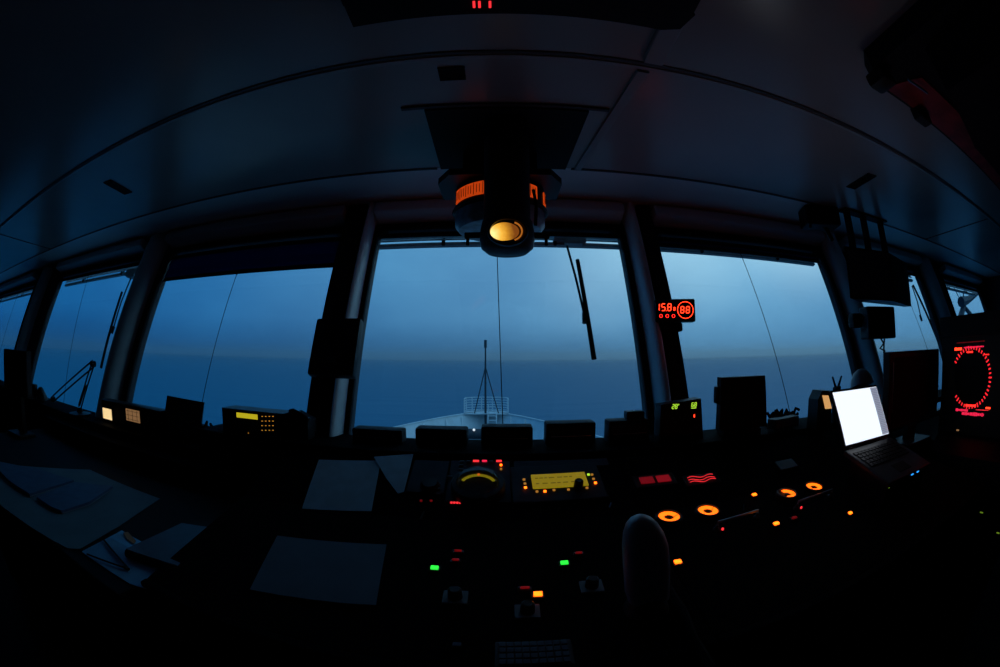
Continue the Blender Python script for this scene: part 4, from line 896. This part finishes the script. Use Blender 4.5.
# ------------------------------------------------------------------ outside: the bow
BX = -.80; DZ = -2.75
def edge(yv):
    """half breadth of the forecastle at distance yv"""
    return 6.6 * (1 - ((yv - 4) / 21.5) ** 2.1) ** .78 if yv > 4 else 6.6
ys = [4, 6, 8, 10, 12, 14, 15.5, 17, 18.5, 20, 21.3, 22.4, 23.4, 24.2, 24.8, 25.2, 25.42, 25.5]
RAILZ = lambda y_: -1.62 + .0 * y_
half = [(BX + edge(y_), y_) for y_ in ys[:-1]]; halfl = [(BX - edge(y_), y_) for y_ in ys[:-1]]
outl = halfl + [(BX, 25.5)] + half[::-1]
t = thing('ship_bow', (BX, 14, DZ), 'white ship bow with curved bulwark seen ahead through the middle window', 'ship')
Mi = Matrix.Translation((-BX, -14, -DZ))
def ring_band(z0, z1, s0, s1, th):
    g = B(Mi); n = len(outl); V = []
    for (x, y_) in outl:
        for z, s_ in ((z0, s0), (z1, s1)):
            V.append((BX + (x - BX) * s_, 4 + (y_ - 4) * s_, z))
        V.append((BX + (x - BX) * (s1 - th), 4 + (y_ - 4) * (s1 - th), z1)); V.append((BX + (x - BX) * (s0 - th), 4 + (y_ - 4) * (s0 - th), z0))
    F = []
    for k in range(n - 1):
        for j in range(4): F.append([k * 4 + j, (k + 1) * 4 + j, (k + 1) * 4 + (j + 1) % 4, k * 4 + (j + 1) % 4])
    F += [[0, 1, 2, 3], [(n - 1) * 4 + j for j in (3, 2, 1, 0)]]
    g._add(V, F); return g
obj('bulwark', ring_band(DZ, -1.62, .955, 1.0, .006), WHITE, t, 'white curved bulwark')
obj('bulwark_rail', ring_band(-1.62, -1.55, 1.0, 1.0, .010), WHITE, t)
obj('hull', ring_band(-14.2, DZ, .75, .955, .01), MASTM, t)
dk = B(Mi); P_ = [(BX + (x - BX) * .955, 4 + (y_ - 4) * .955, DZ) for x, y_ in outl]; dk.prism(P_, (0, 0, -.12)); obj('deck', dk, mat('deck_paint', (.12, .20, .25), .6, noise=.2, scale=.8), t)
for sgn in (-1, 1):
    for y_ in (11, 13, 15, 17, 19, 21, 22.8, 24):
        xo = BX + sgn * edge(y_) * .975; g = B(Mi); inn = Vector((BX - xo, -(y_ - 4) * .35, 0)).normalized()
        g.prism([(xo, y_ * .985, -1.66), (xo + inn.x * .55, y_ * .985 + inn.y * .5, DZ), (xo - inn.x * .1, y_ * .985, DZ)], (.05, .05, 0)); obj('bulwark_rib', g, GUT, t)
# ladder against the bulwark
lx = BX + .35; g = B(Mi); ly = 23.6
for k in (-.24, .24): g.tube([(lx + k, ly - .25, DZ), (lx + k, ly + .55, -1.0)], .035, 6)
for k in range(7): f_ = k / 7 + .05; g.tube([(lx - .24, ly - .25 + .8 * f_, DZ + (1.75) * f_), (lx + .24, ly - .25 + .8 * f_, DZ + 1.75 * f_)], .03, 6)
obj('ladder', g, WHITE, t, 'white ladder')
# windlass with tiny lamp
t2 = thing('windlass', (-1.45, 21.5, DZ), 'dark anchor windlass on the fore deck with a tiny white lamp', 'windlass')
g = B(); g.tube([(-.55, 0, .45), (.55, 0, .45)], .28, 16); g.box((-.65, 0, .35), (.2, .6, .7), .04); g.box((.65, 0, .35), (.2, .6, .7), .04); obj('drum', g, MASTM, t2, smooth=40)
p = aty(474, 436, 21.2); g = B(); g.lathe([(.0, .07), (.05, .05), (.07, 0), (.05, -.05), (0, -.07)], Matrix.Translation((p.x + 1.45, p.y - 21.5, max(.72, p.z - DZ))), 12); g2 = B(); g2.tube([(p.x + 1.45, p.y - 21.5, .30), (p.x + 1.45, p.y - 21.5, max(.70, p.z - DZ))], .02, 6); obj('lamp_post', g2, MASTM, t2); obj('deck_lamp', g, DECKL, t2)
# railed platform
t3 = thing('bow_railing', (BX, 24.9, -1.55), 'white pipe railing around the lookout platform at the tip of the bow', 'railing')
zt_, cy_ = .78, 0.
pf = []
for k in range(13):
    a_ = math.pi * k / 12; pf.append(Vector((-1.28 * math.cos(a_) if True else 0, .1 + .55 * math.sin(a_), 0)))
pf = [Vector((-1.28, -.9, 0))] + pf + [Vector((1.28, -.9, 0))]
for lev in (0, .2, .4, .6, .8, 1.0):
    g = B(); g.tube([p + Vector((0, 0, .06 + lev * .76)) for p in pf], .022 if lev < 1 else .032, 6); obj('rail', g, WHITE, t3)
for k in range(0, len(pf), 2): g = B(); g.tube([pf[k], pf[k] + Vector((0, 0, .84))], .028, 6); obj('stanchion', g, WHITE, t3)
g = B(); g.prism(pf, (0, 0, -.05)); obj('platform', g, WHITE, t3)
# mast
mp_ = aty(485.5, 412, 24.2)
t4 = thing('bow_mast', (mp_.x, 24.2, DZ), 'thin dark mast with two stays and a light on the bow tip', 'mast')
top = aty(485, 340, 24.2).z - DZ; jn_ = aty(485, 367, 24.2).z - DZ
g = B(); g.tube([(0, 0, 0), (0, 0, jn_), (0, 0, top)], [.07, .055, .035], 8); obj('pole', g, MASTM, t4)
g = B(); g.tube([(0, 0, top - .45), (0, 0, top)], .085, 10); obj('masthead_light', g, MASTM, t4)
for px, py in ((474.5, 405), (498.5, 402)):
    q = aty(px, py, 24.0); g = B(); g.tube([(0, 0, jn_), (q.x - mp_.x, -.2, -1.55 - DZ + .02)], .035, 6); obj('stay', g, MASTM, t4)

# ------------------------------------------------------------------ sea
sea = bpy.data.materials.new('sea_water'); sea.use_nodes = True; q = sea.node_tree; bs = q.nodes['Principled BSDF']
bs.inputs['Base Color'].default_value = (.004, .15, .27, 1); bs.inputs['Roughness'].default_value = .55; bs.inputs['Specular IOR Level'].default_value = .2
tcx = q.nodes.new('ShaderNodeTexCoord'); mpg = q.nodes.new('ShaderNodeMapping'); mpg.inputs['Scale'].default_value = (.25, 1, 1); q.links.new(tcx.outputs['Object'], mpg.inputs[0])
n1 = q.nodes.new('ShaderNodeTexNoise'); n1.inputs['Scale'].default_value = .12; n1.inputs['Detail'].default_value = 8; q.links.new(mpg.outputs[0], n1.inputs[0])
bp = q.nodes.new('ShaderNodeBump'); bp.inputs['Strength'].default_value = .6; bp.inputs['Distance'].default_value = .8; q.links.new(n1.outputs[0], bp.inputs['Height']); q.links.new(bp.outputs[0], bs.inputs['Normal'])
g = B(); g.prism([(6000 * math.cos(k * math.pi / 24), 6000 * math.sin(k * math.pi / 24), -14) for k in range(48)], (0, 0, -.5))
o = obj('sea', g, sea); o['kind'] = 'stuff'; tag(o, 'calm dark blue sea reaching the hazy horizon outside', 'sea')

# ------------------------------------------------------------------ sea haze: a thin even layer of mist over the water
hz = bpy.data.materials.new('sea_haze'); hz.use_nodes = True; q = hz.node_tree; q.nodes.clear()
vs = q.nodes.new('ShaderNodeVolumeScatter'); vs.inputs['Color'].default_value = (1, 1, 1, 1); vs.inputs['Density'].default_value = .00035; vs.inputs['Anisotropy'].default_value = .75
oo = q.nodes.new('ShaderNodeOutputMaterial'); q.links.new(vs.outputs[0], oo.inputs['Volume'])
g = B(); g.box2((-5500, 60, -13.9), (5500, 5500, 60)); o = obj('sea_haze', g, hz); o['kind'] = 'stuff'; tag(o, 'thin mist lying over the sea and softening the horizon', 'haze')
